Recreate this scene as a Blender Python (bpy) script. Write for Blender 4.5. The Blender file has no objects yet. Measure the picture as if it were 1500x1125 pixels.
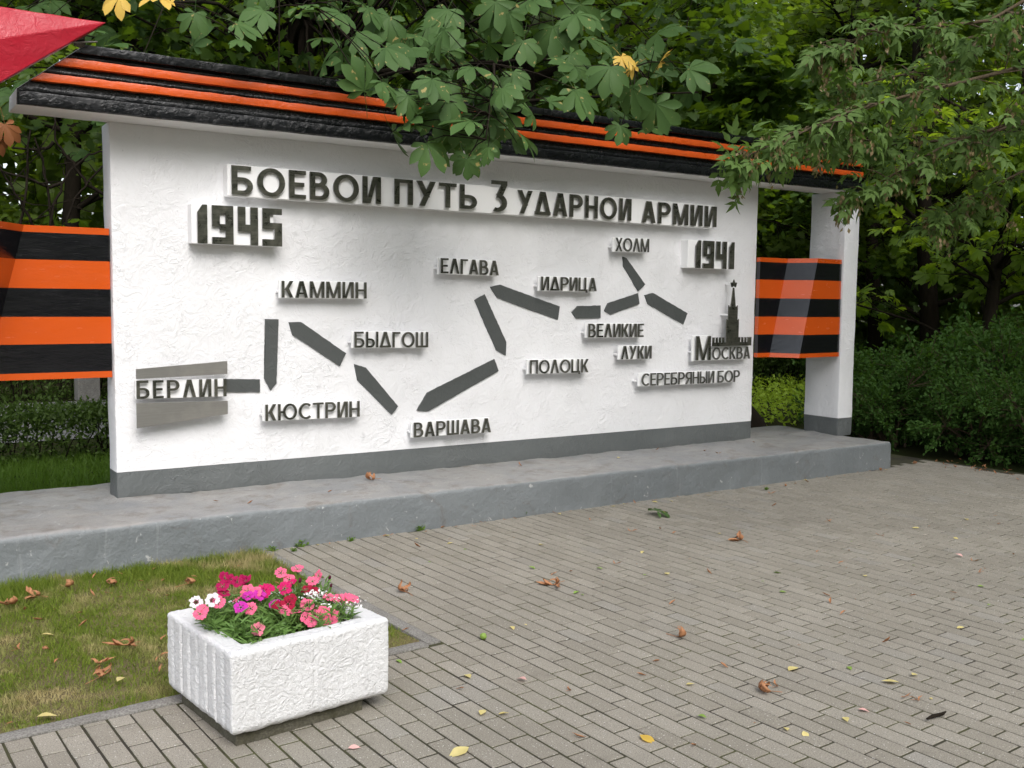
import bpy, bmesh, math, random
import numpy as np
from mathutils import Vector, Matrix, noise

# ------------------------------------------------------------------ camera, sky, sun, exposure
S = bpy.context.scene
COL = S.collection
CAM = (-1.5318, -7.2991, 1.6989); YAW, PITCH, ROLL = 0.58413, -0.084336, 0.010976
cam = bpy.data.cameras.new("camera"); cam_o = bpy.data.objects.new("camera", cam); COL.objects.link(cam_o)
cam.sensor_width = 36.0; cam.lens = 1474.33 / 1500 * 36; cam.clip_end = 400; cam.clip_start = 0.05
_f = Vector((math.sin(YAW) * math.cos(PITCH), math.cos(YAW) * math.cos(PITCH), math.sin(PITCH)))
_r = Vector((math.cos(YAW), -math.sin(YAW), 0)); _u = _r.cross(_f)
_r2 = _r * math.cos(ROLL) + _u * math.sin(ROLL); _u2 = -_r * math.sin(ROLL) + _u * math.cos(ROLL)
M3 = Matrix((_r2, _u2, -_f)).transposed()
cam_o.matrix_world = Matrix.Translation(CAM) @ M3.to_4x4()
S.camera = cam_o

SUN_EL, SUN_AZ = math.radians(46), math.radians(191)      # azimuth from +Y clockwise: behind the camera, a little left
w = bpy.data.worlds.new("World"); S.world = w; w.use_nodes = True
nt = w.node_tree; nt.nodes.clear()
sky = nt.nodes.new("ShaderNodeTexSky"); sky.sky_type = 'NISHITA'; sky.sun_disc = False
sky.sun_elevation = SUN_EL; sky.sun_rotation = SUN_AZ; sky.air_density = 1.0; sky.dust_density = 3.0
hs = nt.nodes.new("ShaderNodeHueSaturation"); hs.inputs['Saturation'].default_value = 0.42
bg = nt.nodes.new("ShaderNodeBackground"); bg.inputs['Strength'].default_value = 0.15
wo = nt.nodes.new("ShaderNodeOutputWorld")
nt.links.new(sky.outputs[0], hs.inputs['Color']); nt.links.new(hs.outputs[0], bg.inputs[0]); nt.links.new(bg.outputs[0], wo.inputs[0])
sl = bpy.data.lights.new("sun", 'SUN'); sl.energy = 0.9; sl.angle = math.radians(38); sl.color = (1, 0.985, 0.965)
so = bpy.data.objects.new("sun", sl); COL.objects.link(so)
sd = Vector((math.sin(SUN_AZ) * math.cos(SUN_EL), math.cos(SUN_AZ) * math.cos(SUN_EL), math.sin(SUN_EL)))
so.rotation_euler = sd.to_track_quat('Z', 'Y').to_euler(); so.location = sd * 30
S.view_settings.view_transform = 'Standard'; S.view_settings.look = 'None'
S.view_settings.exposure = 0.99; S.view_settings.gamma = 1.0
S.cycles.use_denoising = True
S.cycles.max_bounces = 8; S.cycles.diffuse_bounces = 4; S.cycles.transmission_bounces = 4; S.cycles.transparent_max_bounces = 8

rng = np.random.default_rng(7); random.seed(7)

# ------------------------------------------------------------------ materials
class NM:
    """small node-material builder"""
    def __init__(s, name):
        s.m = bpy.data.materials.new(name); s.m.use_nodes = True; s.t = s.m.node_tree; s.N = s.t.nodes
        s.b = s.N["Principled BSDF"]; s.out = s.N["Material Output"]
    def n(s, kind, **kw):
        x = s.N.new("ShaderNode" + kind)
        for k, v in kw.items():
            if k in x.inputs: x.inputs[k].default_value = v
            else: setattr(x, k, v)
        return x
    def l(s, a, b): s.t.links.new(a, b)
    def coords(s, kind='Object', scale=(1, 1, 1)):
        tc = s.n("TexCoord"); mp = s.n("Mapping"); mp.inputs['Scale'].default_value = scale
        s.l(tc.outputs[kind], mp.inputs[0]); return mp.outputs[0]
    def noise(s, co, scale, detail=4, rough=.55, dist=0):
        x = s.n("TexNoise"); x.inputs['Scale'].default_value = scale; x.inputs['Detail'].default_value = detail
        x.inputs['Roughness'].default_value = rough; x.inputs['Distortion'].default_value = dist
        s.l(co, x.inputs['Vector']); return x.outputs['Fac']
    def ramp(s, fac, stops):
        x = s.n("ValToRGB"); e = x.color_ramp.elements
        while len(e) < len(stops): e.new(0.5)
        for i, (p, c) in enumerate(stops):
            e[i].position = p; e[i].color = (c if len(c) == 4 else (*c, 1)) if hasattr(c, '__len__') else (c, c, c, 1)
        s.l(fac, x.inputs[0]); return x.outputs[0]
    def mix(s, fac, a, b, mode='MIX'):
        x = s.n("Mix"); x.data_type = 'RGBA'; x.blend_type = mode
        for v, i in ((fac, 0), (a, 6), (b, 7)):
            if hasattr(v, 'links'): s.l(v, x.inputs[i])
            else: x.inputs[i].default_value = v if i == 0 else ((*v, 1) if len(v) == 3 else v)
        return x.outputs[2]
    def bump(s, height, strength, dist, prev=None):
        x = s.n("Bump"); x.inputs['Strength'].default_value = strength; x.inputs['Distance'].default_value = dist
        s.l(height, x.inputs['Height'])
        if prev is not None: s.l(prev, x.inputs['Normal'])
        return x.outputs[0]
    def fin(s, col=None, rough=None, normal=None, **kw):
        if col is not None:
            if hasattr(col, 'links'): s.l(col, s.b.inputs['Base Color'])
            else: s.b.inputs['Base Color'].default_value = (*col, 1)
        if rough is not None:
            if hasattr(rough, 'links'): s.l(rough, s.b.inputs['Roughness'])
            else: s.b.inputs['Roughness'].default_value = rough
        if normal is not None: s.l(normal, s.b.inputs['Normal'])
        for k, v in kw.items(): s.b.inputs[k.replace('_', ' ')].default_value = v
        return s.m

def m_plaster(name, c1, c2, big=.012, rough=.55, cracks=True):
    k = NM(name); co = k.coords()
    n1 = k.noise(co, 2.2, 3, .5, .6); n2 = k.noise(co, 9, 5, .6, 1.8); n3 = k.noise(co, 55, 4, .6)
    ridg = k.ramp(k.noise(co, 6.5, 3, .55, 2.6), [(0, 0), (.47, 0), (.5, 1), (.53, 0.1), (1, .15)])
    msk = k.ramp(k.noise(co, 3.1, 2), [(.42, 0), (.6, 1)])
    rid = k.mix(1.0, ridg, msk, 'MULTIPLY')
    nb = k.bump(n1, .5, big * 1.6); nb = k.bump(n2, .75, big, nb); nb = k.bump(rid, .44, big * .8, nb); nb = k.bump(n3, .25, .003, nb)
    col = k.mix(k.ramp(k.noise(co, 1.1, 5, .65), [(.35, 0), (.7, 1)]), c1, c2)
    if cracks:
        v = k.n("TexVoronoi", feature='DISTANCE_TO_EDGE'); v.inputs['Scale'].default_value = 1.3
        d = k.mix(.13, co, k.n("TexNoise", Scale=5.0).outputs['Color'], 'ADD'); k.l(d, v.inputs['Vector'])
        cr = k.ramp(v.outputs['Distance'], [(0, 1), (.0022, 0)])
        cm = k.ramp(k.noise(co, 1.7, 2), [(.73, 0), (.76, .7)])
        f = k.mix(1.0, cr, cm, 'MULTIPLY')
        col = k.mix(f, col, tuple(x * .35 for x in c1))
        sp = k.ramp(k.noise(co, 38, 2, .4), [(.74, 0), (.78, .6)])
        col = k.mix(sp, col, tuple(x * .6 for x in c2))
    return k.fin(col, rough, nb)

def m_paint(name, c, rough=.28, bump=.004, sc=18, stretch=(1, 1, 1), var=.12, spec=.5):
    k = NM(name); co = k.coords(scale=stretch)
    n1 = k.noise(co, sc, 5, .6, 1.2); n2 = k.noise(co, sc * 5, 3)
    nb = k.bump(n1, .7, bump); nb = k.bump(n2, .3, bump * .4, nb)
    col = k.mix(k.noise(co, 3, 4), tuple(min(1, x * (1 - var)) for x in c), tuple(min(1, x * (1 + var)) for x in c))
    ro = k.ramp(k.noise(co, 7, 3), [(.3, rough * .8), (.75, min(1, rough * 1.5))])
    return k.fin(col, ro, nb, Specular_IOR_Level=spec)

def m_leaf(name, c1, c2, trans, tf=.35, rough=.5, spots=None, spec=.3):
    """leaf: per-leaf tint, veins left to geometry, light passes through"""
    k = NM(name); g = k.n("NewGeometry"); co = k.coords()
    col = k.mix(g.outputs['Random Per Island'], c1, c2)
    big = k.ramp(k.noise(co, 1.3, 2), [(.35, 0), (.65, 1)])
    col = k.mix(k.mix(.5, big, (.5, .5, .5)), col, tuple(x * 1.35 for x in c2))
    if spots:
        sp = k.ramp(k.noise(k.coords(scale=(1, 1, 1)), 22, 2, .4, .8), [(.69, 0), (.71, 1)])
        col = k.mix(sp, col, spots)
    k.fin(col, rough, None, Specular_IOR_Level=spec)
    tr = k.n("BsdfTranslucent"); tc = k.mix(g.outputs['Random Per Island'], trans, tuple(x * 1.5 for x in trans)); k.l(tc, tr.inputs[0])
    mx = k.n("MixShader"); mx.inputs[0].default_value = tf
    k.l(k.b.outputs[0], mx.inputs[1]); k.l(tr.outputs[0], mx.inputs[2]); k.l(mx.outputs[0], k.out.inputs[0])
    return k.m

MAT = {}
MAT['white'] = m_plaster('white_painted_plaster', (.775, .775, .79), (.725, .725, .735))
MAT['grey_band'] = m_plaster('grey_base_paint', (.105, .115, .115), (.135, .145, .145), cracks=False, rough=.45)
MAT['white_trim'] = m_paint('white_trim_paint', (.84, .84, .84), .5, .002, 12, var=.03)
MAT['black_gloss'] = m_paint('black_enamel', (.004, .0045, .006), .24, .010, 24, var=.2, spec=.45)
MAT['orange'] = m_paint('orange_enamel', (.60, .088, .012), .3, .007, 24, var=.08)
MAT['ribbon_black'] = m_paint('ribbon_black_enamel', (.005, .005, .007), .17, .0025, 10, (1, 1, 4), .2, spec=.8)
MAT['ribbon_orange'] = m_paint('ribbon_orange_enamel', (.56, .082, .009), .2, .002, 10, (1, 1, 4), .05, spec=.75)
MAT['red'] = m_paint('red_enamel', (.40, .014, .030), .38, .008, 15, var=.1, spec=.35)
MAT['arrow'] = m_paint('grey_arrow_paint', (.066, .072, .070), .5, .008, 12, var=.12)

def m_bronze():
    k = NM('patinated_letter_metal'); co = k.coords()
    n = k.ramp(k.noise(co, 7, 6, .7, 1.0), [(.38, 0), (.60, .5), (.80, 1)])
    st = k.noise(k.coords(scale=(2, 1, 30)), 3, 4)
    col = k.mix(n, (.060, .064, .050), (.20, .195, .16)); col = k.mix(k.ramp(st, [(.50, 0), (.75, .5)]), col, (.22, .21, .175))
    return k.fin(col, k.ramp(n, [(0, .26), (1, .5)]), k.bump(k.noise(co, 60, 3), .2, .001), Metallic=.65)
MAT['letter'] = m_bronze()
def m_steel():
    k = NM('brushed_steel'); co = k.coords(scale=(1.5, 1, 40))
    n = k.noise(co, 4, 6, .7); b = k.noise(k.coords(), 5, 5, .6)
    col = k.mix(n, (.26, .255, .24), (.42, .41, .385)); col = k.mix(k.ramp(b, [(.45, 0), (.75, .6)]), col, (.50, .475, .44))
    return k.fin(col, .38, k.bump(n, .15, .001), Metallic=.75)
MAT['steel'] = m_steel()

def m_plinth():
    k = NM('weathered_grey_concrete_paint'); co = k.coords()
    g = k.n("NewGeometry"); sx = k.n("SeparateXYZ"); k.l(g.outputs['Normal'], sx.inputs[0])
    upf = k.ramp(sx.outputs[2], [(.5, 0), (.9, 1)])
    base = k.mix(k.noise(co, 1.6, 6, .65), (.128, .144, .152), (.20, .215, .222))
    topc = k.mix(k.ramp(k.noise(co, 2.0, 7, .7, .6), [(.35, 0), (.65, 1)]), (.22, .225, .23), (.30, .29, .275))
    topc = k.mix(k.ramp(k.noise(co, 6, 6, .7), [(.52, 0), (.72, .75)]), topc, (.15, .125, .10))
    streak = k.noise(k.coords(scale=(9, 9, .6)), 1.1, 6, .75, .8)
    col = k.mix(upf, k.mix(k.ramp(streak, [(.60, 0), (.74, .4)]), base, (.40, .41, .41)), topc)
    stain = k.ramp(k.noise(co, 4.2, 6, .7, 1), [(.57, 0), (.76, .7)])
    col = k.mix(stain, col, (.10, .075, .055))
    chip = k.ramp(k.noise(co, 16, 4, .6, .8), [(.66, 0), (.70, .8)])
    col = k.mix(chip, col, (.40, .40, .39))
    nb = k.bump(k.noise(co, 3.5, 5, .6, 0), .7, .03); nb = k.bump(k.noise(co, 15, 6, .7, 0), .7, .014, nb); nb = k.bump(k.noise(co, 70, 4), .35, .003, nb)
    return k.fin(col, .5, nb)
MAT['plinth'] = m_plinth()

def m_brick():
    k = NM('grey_concrete_pavers'); co = k.coords(); g = k.n("NewGeometry")
    base = k.mix(g.outputs['Random Per Island'], (.252, .231, .190), (.316, .292, .246))
    r2 = k.n("Math", operation='FRACT'); m7 = k.n("Math", operation='MULTIPLY'); m7.inputs[1].default_value = 17.3
    k.l(g.outputs['Random Per Island'], m7.inputs[0]); k.l(m7.outputs[0], r2.inputs[0])
    base = k.mix(k.ramp(r2.outputs[0], [(.86, 0), (1, .4)]), base, (.30, .295, .28))
    base = k.mix(k.ramp(k.noise(co, .9, 5, .6), [(.35, 0), (.7, .5)]), base, (.19, .175, .145))
    base = k.mix(k.ramp(k.noise(co, 190, 3, .6), [(.36, .75), (.5, 0)]), base, (.11, .10, .085))
    base = k.mix(k.ramp(k.noise(co, 120, 2, .5), [(.66, 0), (.70, .8)]), base, (.62, .61, .58))
    base = k.mix(k.ramp(k.noise(co, 9, 5, .65, .8), [(.66, 0), (.78, .5)]), base, (.42, .42, .41))
    base = k.mix(k.ramp(k.noise(co, 5, 6, .7), [(.58, 0), (.75, .5)]), base, (.115, .105, .085))
    nb = k.bump(k.noise(co, 220, 3, .6), .5, .002); nb = k.bump(k.noise(co, 30, 4), .3, .004, nb)
    return k.fin(base, .85, nb, Specular_IOR_Level=.25)
MAT['brick'] = m_brick()
def m_joint():
    k = NM('mossy_joint_sand'); co = k.coords()
    f = k.ramp(k.noise(co, 2.2, 5, .65), [(.42, 0), (.62, 1)])
    col = k.mix(f, (.020, .016, .010), (.066, .074, .012)); col = k.mix(k.noise(co, 90, 3), col, (.03, .026, .016))
    return k.fin(col, .95, k.bump(k.noise(co, 150, 3), .6, .003))
MAT['joint'] = m_joint()
def m_soil(name, a, b, sc=6):
    k = NM(name); co = k.coords()
    col = k.mix(k.ramp(k.noise(co, sc, 6, .7), [(.35, 0), (.65, 1)]), a, b); col = k.mix(k.ramp(k.noise(co, 120, 3), [(.4, .6), (.6, 0)]), col, tuple(x * .4 for x in a))
    return k.fin(col, .95, k.bump(k.noise(co, 60, 5), .7, .01), Specular_IOR_Level=.1)
MAT['soil'] = m_soil('lawn_soil', (.17, .135, .08), (.16, .15, .05), 3)
MAT['forest_floor'] = m_soil('woodland_ground', (.035, .030, .015), (.035, .055, .012), 1)
MAT['pot_soil'] = m_soil('potting_soil', (.035, .025, .018), (.05, .035, .022))
MAT['path'] = m_soil('pale_asphalt_path', (.24, .24, .24), (.30, .29, .28), 2)
MAT['kerb'] = m_soil('grey_kerb_concrete', (.22, .21, .19), (.30, .29, .27), 5)
def m_grass():
    k = NM('grass_blade'); g = k.n("NewGeometry"); co = k.coords()
    col = k.mix(g.outputs['Random Per Island'], (.11, .17, .018), (.195, .25, .035))
    dry = k.ramp(k.noise(co, 2.3, 4, .6), [(.50, 0), (.62, 1)])
    col = k.mix(dry, col, (.40, .34, .16)); 
    k.fin(col, .6, None, Specular_IOR_Level=.2)
    tr = k.n("BsdfTranslucent"); k.l(col, tr.inputs[0]); mx = k.n("MixShader"); mx.inputs[0].default_value = .3
    k.l(k.b.outputs[0], mx.inputs[1]); k.l(tr.outputs[0], mx.inputs[2]); k.l(mx.outputs[0], k.out.inputs[0]); return k.m
MAT['grass'] = m_grass()
MAT['lush'] = m_leaf('lush_grass', (.075, .14, .018), (.12, .21, .03), (.14, .26, .02), .45)
MAT['groundcover'] = m_leaf('bright_ground_cover', (.2, .32, .025), (.28, .4, .04), (.4, .52, .04), .5)
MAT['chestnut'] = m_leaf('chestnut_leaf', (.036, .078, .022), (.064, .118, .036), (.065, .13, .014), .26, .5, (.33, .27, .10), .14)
MAT['maple'] = m_leaf('maple_leaf', (.024, .050, .008), (.048, .090, .014), (.14, .23, .010), .42, .5)
MAT['maple_far'] = m_leaf('far_leaf', (.040, .068, .011), (.092, .14, .024), (.20, .30, .015), .46, .5)  # lighter maple leaf for far trees, with backlight put into the colours
MAT['chestnut_painted_lit'] = m_leaf('chestnut_leaf_painted_sun', (.08, .14, .016), (.13, .20, .03), (.36, .50, .025), .52)  # brighter copy of the chestnut leaf; sunlight is painted into its colours
MAT['ash'] = m_leaf('ash_maple_leaf', (.050, .092, .022), (.082, .135, .036), (.11, .20, .02), .34, .6, None, .18)
MAT['ash_seed'] = m_leaf('maple_seed', (.12, .13, .035), (.20, .14, .075), (.15, .15, .03), .3)
MAT['shrub'] = m_leaf('shrub_leaf', (.026, .062, .012), (.050, .105, .022), (.085, .17, .015), .34, .65, None, .15)
MAT['hedge'] = m_leaf('hedge_leaf', (.035, .065, .012), (.07, .115, .025), (.09, .16, .02), .35)
MAT['yellow_leaf'] = m_leaf('yellow_chestnut_leaf', (.48, .30, .035), (.55, .38, .08), (.5, .3, .03), .3)
MAT['dry_leaf'] = m_leaf('dry_brown_leaf', (.22, .085, .032), (.34, .165, .08), (.2, .08, .02), .12, .6)
MAT['withered'] = m_leaf('withered_leaf', (.15, .055, .018), (.22, .085, .03), (.12, .04, .01), .15, .6)
MAT['yellow_fallen'] = m_leaf('fallen_yellow_leaf', (.44, .35, .09), (.52, .45, .2), (.4, .3, .05), .15, .5)
MAT['green_fallen'] = m_leaf('fallen_green_leaf', (.10, .19, .03), (.2, .3, .06), (.1, .2, .02), .15, .5)
MAT['pink_fallen'] = m_leaf('fallen_petal', (.55, .28, .25), (.6, .36, .33), (.4, .2, .2), .15, .5)
def m_bark(name, a, b):
    k = NM(name); co = k.coords(scale=(1, 1, .25))
    n = k.noise(co, 22, 6, .7, .6); return k.fin(k.mix(n, a, b), .9, k.bump(n, .8, .02), Specular_IOR_Level=.08)
MAT['bark'] = m_bark('dark_bark', (.009, .007, .005), (.028, .022, .016))
MAT['twig'] = m_bark('twig_bark', (.06, .045, .028), (.13, .10, .065))
def m_planter():
    k = NM('rough_white_render'); co = k.coords()
    n = k.noise(co, 34, 5, .6, 1.6); n2 = k.noise(co, 110, 4, .6, .8)
    nb = k.bump(n, .8, .012); nb = k.bump(n2, .45, .004, nb)
    col = k.mix(k.noise(co, 5, 4), (.70, .70, .705), (.65, .65, .65))
    col = k.mix(k.ramp(k.noise(co, 40, 2), [(.74, 0), (.78, .6)]), col, (.35, .33, .3))
    return k.fin(col, .6, nb)
MAT['planter'] = m_planter()
MAT['slab'] = m_soil('mossy_concrete', (.16, .15, .12), (.085, .08, .05), 10)

def m_petal(name, c, eye, edge=None, er=.2):
    k = NM(name); co = k.coords(); g = k.n("NewGeometry")
    ln = k.n("VectorMath", operation='LENGTH'); k.l(co, ln.inputs[0])
    col = k.mix(g.outputs['Random Per Island'], c, tuple(min(1, x * 1.18) for x in c))
    col = k.mix(k.ramp(ln.outputs['Value'], [(0, 1), (er, 1), (er + .1, 0)]), col, eye)
    if edge: col = k.mix(k.ramp(ln.outputs['Value'], [(.78, 0), (.9, 1)]), col, edge)
    k.fin(col, .55, k.bump(k.noise(co, 9, 3), .3, .05), Specular_IOR_Level=.25)
    tr = k.n("BsdfTranslucent"); k.l(col, tr.inputs[0]); mx = k.n("MixShader"); mx.inputs[0].default_value = .3
    k.l(k.b.outputs[0], mx.inputs[1]); k.l(tr.outputs[0], mx.inputs[2]); k.l(mx.outputs[0], k.out.inputs[0]); return k.m
PET = {'crimson': m_petal('crimson_petal', (.40, .006, .085), (.7, .12, .25)), 'magenta': m_petal('magenta_petal', (.62, .012, .14), (.8, .3, .4)),
       'purple': m_petal('purple_petal', (.58, .035, .40), (.75, .2, .6)), 'coral': m_petal('coral_petal', (.84, .155, .28), (.85, .4, .42)),
       'red': m_petal('dark_red_petal', (.36, .006, .04), (.6, .15, .2)), 'eye': m_petal('white_petal', (.80, .74, .78), (.22, .005, .08), None, .34),
       'pale': m_petal('pale_pink_petal', (.85, .24, .33), (.85, .4, .45)), 'white': m_petal('white_alyssum_petal', (.82, .82, .80), (.6, .65, .4)),
       'bud': m_petal('dark_bud', (.09, .004, .03), (.09, .01, .03))}
MAT['flower_leaf'] = m_leaf('pink_foliage', (.075, .15, .03), (.13, .23, .06), (.14, .25, .04), .3, .5)
MAT['grey_leaf'] = m_leaf('alyssum_foliage', (.07, .12, .045), (.11, .17, .07), (.1, .17, .04), .3, .5)

# ------------------------------------------------------------------ helpers
def tag(o, label=None, cat=None, group=None, kind=None):
    if label: o['label'] = label
    if cat: o['category'] = cat
    if group: o['group'] = group
    if kind: o['kind'] = kind
    return o
def empty(name, loc=(0, 0, 0), rz=0):
    o = bpy.data.objects.new(name, None); COL.objects.link(o); o.location = loc; o.rotation_euler = (0, 0, rz); o.empty_display_size = .1
    return o
def link(name, me, mats, parent=None, loc=None):
    if not isinstance(mats, (list, tuple)): mats = [mats]
    if not me.materials:
        for m in mats: me.materials.append(m)
    o = bpy.data.objects.new(name, me); COL.objects.link(o)
    if parent: o.parent = parent
    if loc: o.location = loc
    return o
def bm_obj(name, bm, mats, parent=None, loc=None, smooth=None):
    if smooth is not None:
        bm.normal_update()
        for f in bm.faces: f.smooth = True
        for e in bm.edges:
            if len(e.link_faces) == 2 and e.calc_face_angle(0) > math.radians(smooth): e.smooth = False
    me = bpy.data.meshes.new(name); bm.to_mesh(me); bm.free()
    return link(name, me, mats, parent, loc)
def np_mesh(name, V, F, smooth=False):
    """V (n,3); F list of (k,) arrays or an (m,k) array"""
    me = bpy.data.meshes.new(name)
    V = np.asarray(V, np.float32)
    if isinstance(F, np.ndarray): F = [F]
    me.vertices.add(len(V)); me.vertices.foreach_set('co', V.ravel())
    loops = np.concatenate([f.ravel() for f in F]); tot = np.concatenate([np.full(len(f), f.shape[1]) for f in F])
    st = np.concatenate([[0], np.cumsum(tot)[:-1]])
    me.loops.add(len(loops)); me.loops.foreach_set('vertex_index', loops.astype(np.int32))
    me.polygons.add(len(tot)); me.polygons.foreach_set('loop_start', st.astype(np.int32)); me.polygons.foreach_set('loop_total', tot.astype(np.int32))
    if smooth: me.polygons.foreach_set('use_smooth', np.ones(len(tot), bool))
    me.update(calc_edges=True); me.validate(); return me
def box(bm, x0, x1, y0, y1, z0, z1, mi=0):
    vs = [bm.verts.new(p) for p in ((x0, y0, z0), (x1, y0, z0), (x1, y1, z0), (x0, y1, z0), (x0, y0, z1), (x1, y0, z1), (x1, y1, z1), (x0, y1, z1))]
    fs = []
    for q in ((3, 2, 1, 0), (4, 5, 6, 7), (0, 1, 5, 4), (1, 2, 6, 5), (2, 3, 7, 6), (3, 0, 4, 7)):
        f = bm.faces.new([vs[i] for i in q]); f.material_index = mi; fs.append(f)
    return fs
def prism_xz(bm, poly, y0, y1, mi=0):
    """extrude polygon in XZ between y0 (front) and y1"""
    ar = sum(poly[i][0] * poly[(i + 1) % len(poly)][1] - poly[(i + 1) % len(poly)][0] * poly[i][1] for i in range(len(poly)))
    if ar < 0: poly = poly[::-1]
    a = [bm.verts.new((x, y0, z)) for x, z in poly]; b = [bm.verts.new((x, y1, z)) for x, z in poly]; n = len(poly)
    fs = [bm.faces.new(a), bm.faces.new(b[::-1])]
    for i in range(n): fs.append(bm.faces.new((a[(i + 1) % n], a[i], b[i], b[(i + 1) % n])))
    for f in fs: f.material_index = mi
    return fs
def slices(bm, axis, vals):
    no = [0, 0, 0]; no[axis] = 1
    for v in vals:
        co = [0, 0, 0]; co[axis] = v
        bmesh.ops.bisect_plane(bm, geom=bm.verts[:] + bm.edges[:] + bm.faces[:], plane_co=co, plane_no=no, dist=1e-5)
def bevel(bm, w, seg=2, ang=50):
    bm.normal_update()
    es = [e for e in bm.edges if len(e.link_faces) == 2 and e.calc_face_angle(0) > math.radians(ang)]
    bmesh.ops.bevel(bm, geom=es, offset=w, segments=seg, affect='EDGES', profile=.6)
def rough(bm, amp, sc, keep=None):
    bm.normal_update(); mv = []
    for v in bm.verts:
        if keep and not keep(v.co): continue
        n = noise.noise(v.co * sc) + .5 * noise.noise(v.co * sc * 2.7 + Vector((3, 7, 1)))
        mv.append((v, v.normal * n * amp))
    for v, d in mv: v.co += d
def frange(a, b, s): return [a + s * i for i in range(1, int((b - a) / s))]
def tube(P, R, n=7):
    P = [Vector(p) for p in P]; V = []; F = []
    for i, p in enumerate(P):
        t = (P[min(i + 1, len(P) - 1)] - P[max(i - 1, 0)]).normalized()
        a = t.orthogonal().normalized() if i == 0 else (a - t * a.dot(t)).normalized()
        b = t.cross(a)
        for k in range(n):
            an = 2 * math.pi * k / n; V.append(tuple(p + (a * math.cos(an) + b * math.sin(an)) * R[i]))
    for i in range(len(P) - 1):
        for k in range(n): F.append((i * n + k, i * n + (k + 1) % n, (i + 1) * n + (k + 1) % n, (i + 1) * n + k))
    return np.array(V), np.array(F)
def merge(parts):
    V = []; F = {}; o = 0
    for v, fs in parts:
        if not len(v): continue
        V.append(v)
        for f in (fs if isinstance(fs, list) else [fs]): F.setdefault(f.shape[1], []).append(f + o)
        o += len(v)
    return np.concatenate(V), [np.concatenate(x) for x in F.values()]
def wob(a, b, n, amp, rg, sag=0):
    """a wobbly polyline from a to b"""
    a = np.array(a, float); b = np.array(b, float); t = np.linspace(0, 1, n)[:, None]
    p = a + (b - a) * t; j = rg.normal(0, amp, (n, 3)); j[0] = 0
    p += np.cumsum(j, 0) * .5; p[:, 2] += sag * 4 * t[:, 0] * (1 - t[:, 0]); return p

# leaf templates: base at origin, tip +x, face +z
def strip(st, ws, droop=.25, fold=.3):
    V = []; F = []
    for t, w in zip(st, ws):
        z = -droop * t * t
        V += [(t, w, z + fold * w), (t, 0, z), (t, -w, z + fold * w)]
    for i in range(len(st) - 1):
        a = 3 * i; F += [(a, a + 1, a + 4, a + 3), (a + 1, a + 2, a + 5, a + 4)]
    return np.array(V, float), np.array(F)
def rotz(V, a): c, s = math.cos(a), math.sin(a); return V @ np.array([[c, s, 0], [-s, c, 0], [0, 0, 1]])
def palmate(seed):
    r = np.random.default_rng(seed); ps = []
    for a, L in ((0, 1), (.62, .95), (-.62, .95), (1.2, .78), (-1.2, .78), (1.95, .5), (-1.95, .5)):
        st = np.array([0, .12, .3, .48, .64, .76, .88, 1.0]); wd = np.array([.012, .04, .095, .15, .19, .195, .125, .0]) * r.uniform(.9, 1.12)
        wd[1:-1] *= r.uniform(.9, 1.1, 6)
        v, f = strip(st, wd, r.uniform(.1, .45), r.uniform(.1, .35)); v = v * L * .60
        ps.append((rotz(v, a + r.uniform(-.1, .1)), f))
    v, f = tube([(-.45, 0, .05), (-.2, 0, .04), (0, 0, 0)], [.006, .006, .006], 3); ps.append((v, f))
    return merge(ps)
PALM = [palmate(i) for i in range(5)]
def compound(seed):
    r = np.random.default_rng(seed); ps = []
    for x, a, L in ((.55, 0, .62), (.45, .75, .5), (.45, -.75, .5), (.18, 1.0, .48), (.18, -1.0, .48)):
        st = np.array([0, .12, .3, .5, .62, .8, 1.0]); wd = np.array([.01, .10, .19, .20, .13, .075, 0]) * r.uniform(.85, 1.2)
        v, f = strip(st, wd, r.uniform(.1, .5), r.uniform(.1, .4)); v = rotz(v * L, a + r.uniform(-.15, .15)); v[:, 0] += x; v[:, 2] -= .1 * x; ps.append((v, f))
    ps.append(tube([(0, 0, 0), (.25, 0, .0), (.58, 0, -.05)], [.008, .007, .004], 3)); return merge(ps)
COMP = [compound(i) for i in range(5)]
def maple():
    pts = [(0, .0), (.12, .20), (.02, .48), (.30, .40), (.42, .62), (.58, .30), (.74, .30), (1.0, 0)]
    V = [(.42, 0, .0)] + [(x, y, -.10 * (x * x + y * y) + .12 * y) for x, y in pts] + [(x, -y, -.10 * (x * x + y * y) + .12 * y) for x, y in pts[1:-1][::-1]]
    n = len(V) - 1; return np.array(V, float), np.array([(0, 1 + i, 1 + (i + 1) % n) for i in range(n)])
MAPLE = [maple()]
def small_leaf():
    return [(np.array([(0, 0, 0), (.35, .26, .06), (.75, .2, .02), (1, 0, -.1), (.75, -.2, .02), (.35, -.26, .06), (.5, 0, -.03)], float),
             np.array([(0, 6, 1), (1, 6, 2), (2, 6, 3), (3, 6, 4), (4, 6, 5), (5, 6, 0)]))]
SMALL = small_leaf()
QUAD = [(np.array([(0, 0, 0), (.5, .28, .08), (1, 0, -.08), (.5, -.28, .08)], float), np.array([(0, 2, 1), (0, 3, 2)]))]
BLADE = [(np.array([(-.5, 0, 0), (.5, 0, 0), (.3, .12, .6), (0, .45, 1.0)], float), np.array([(0, 1, 2), (0, 2, 3)]))]

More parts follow.
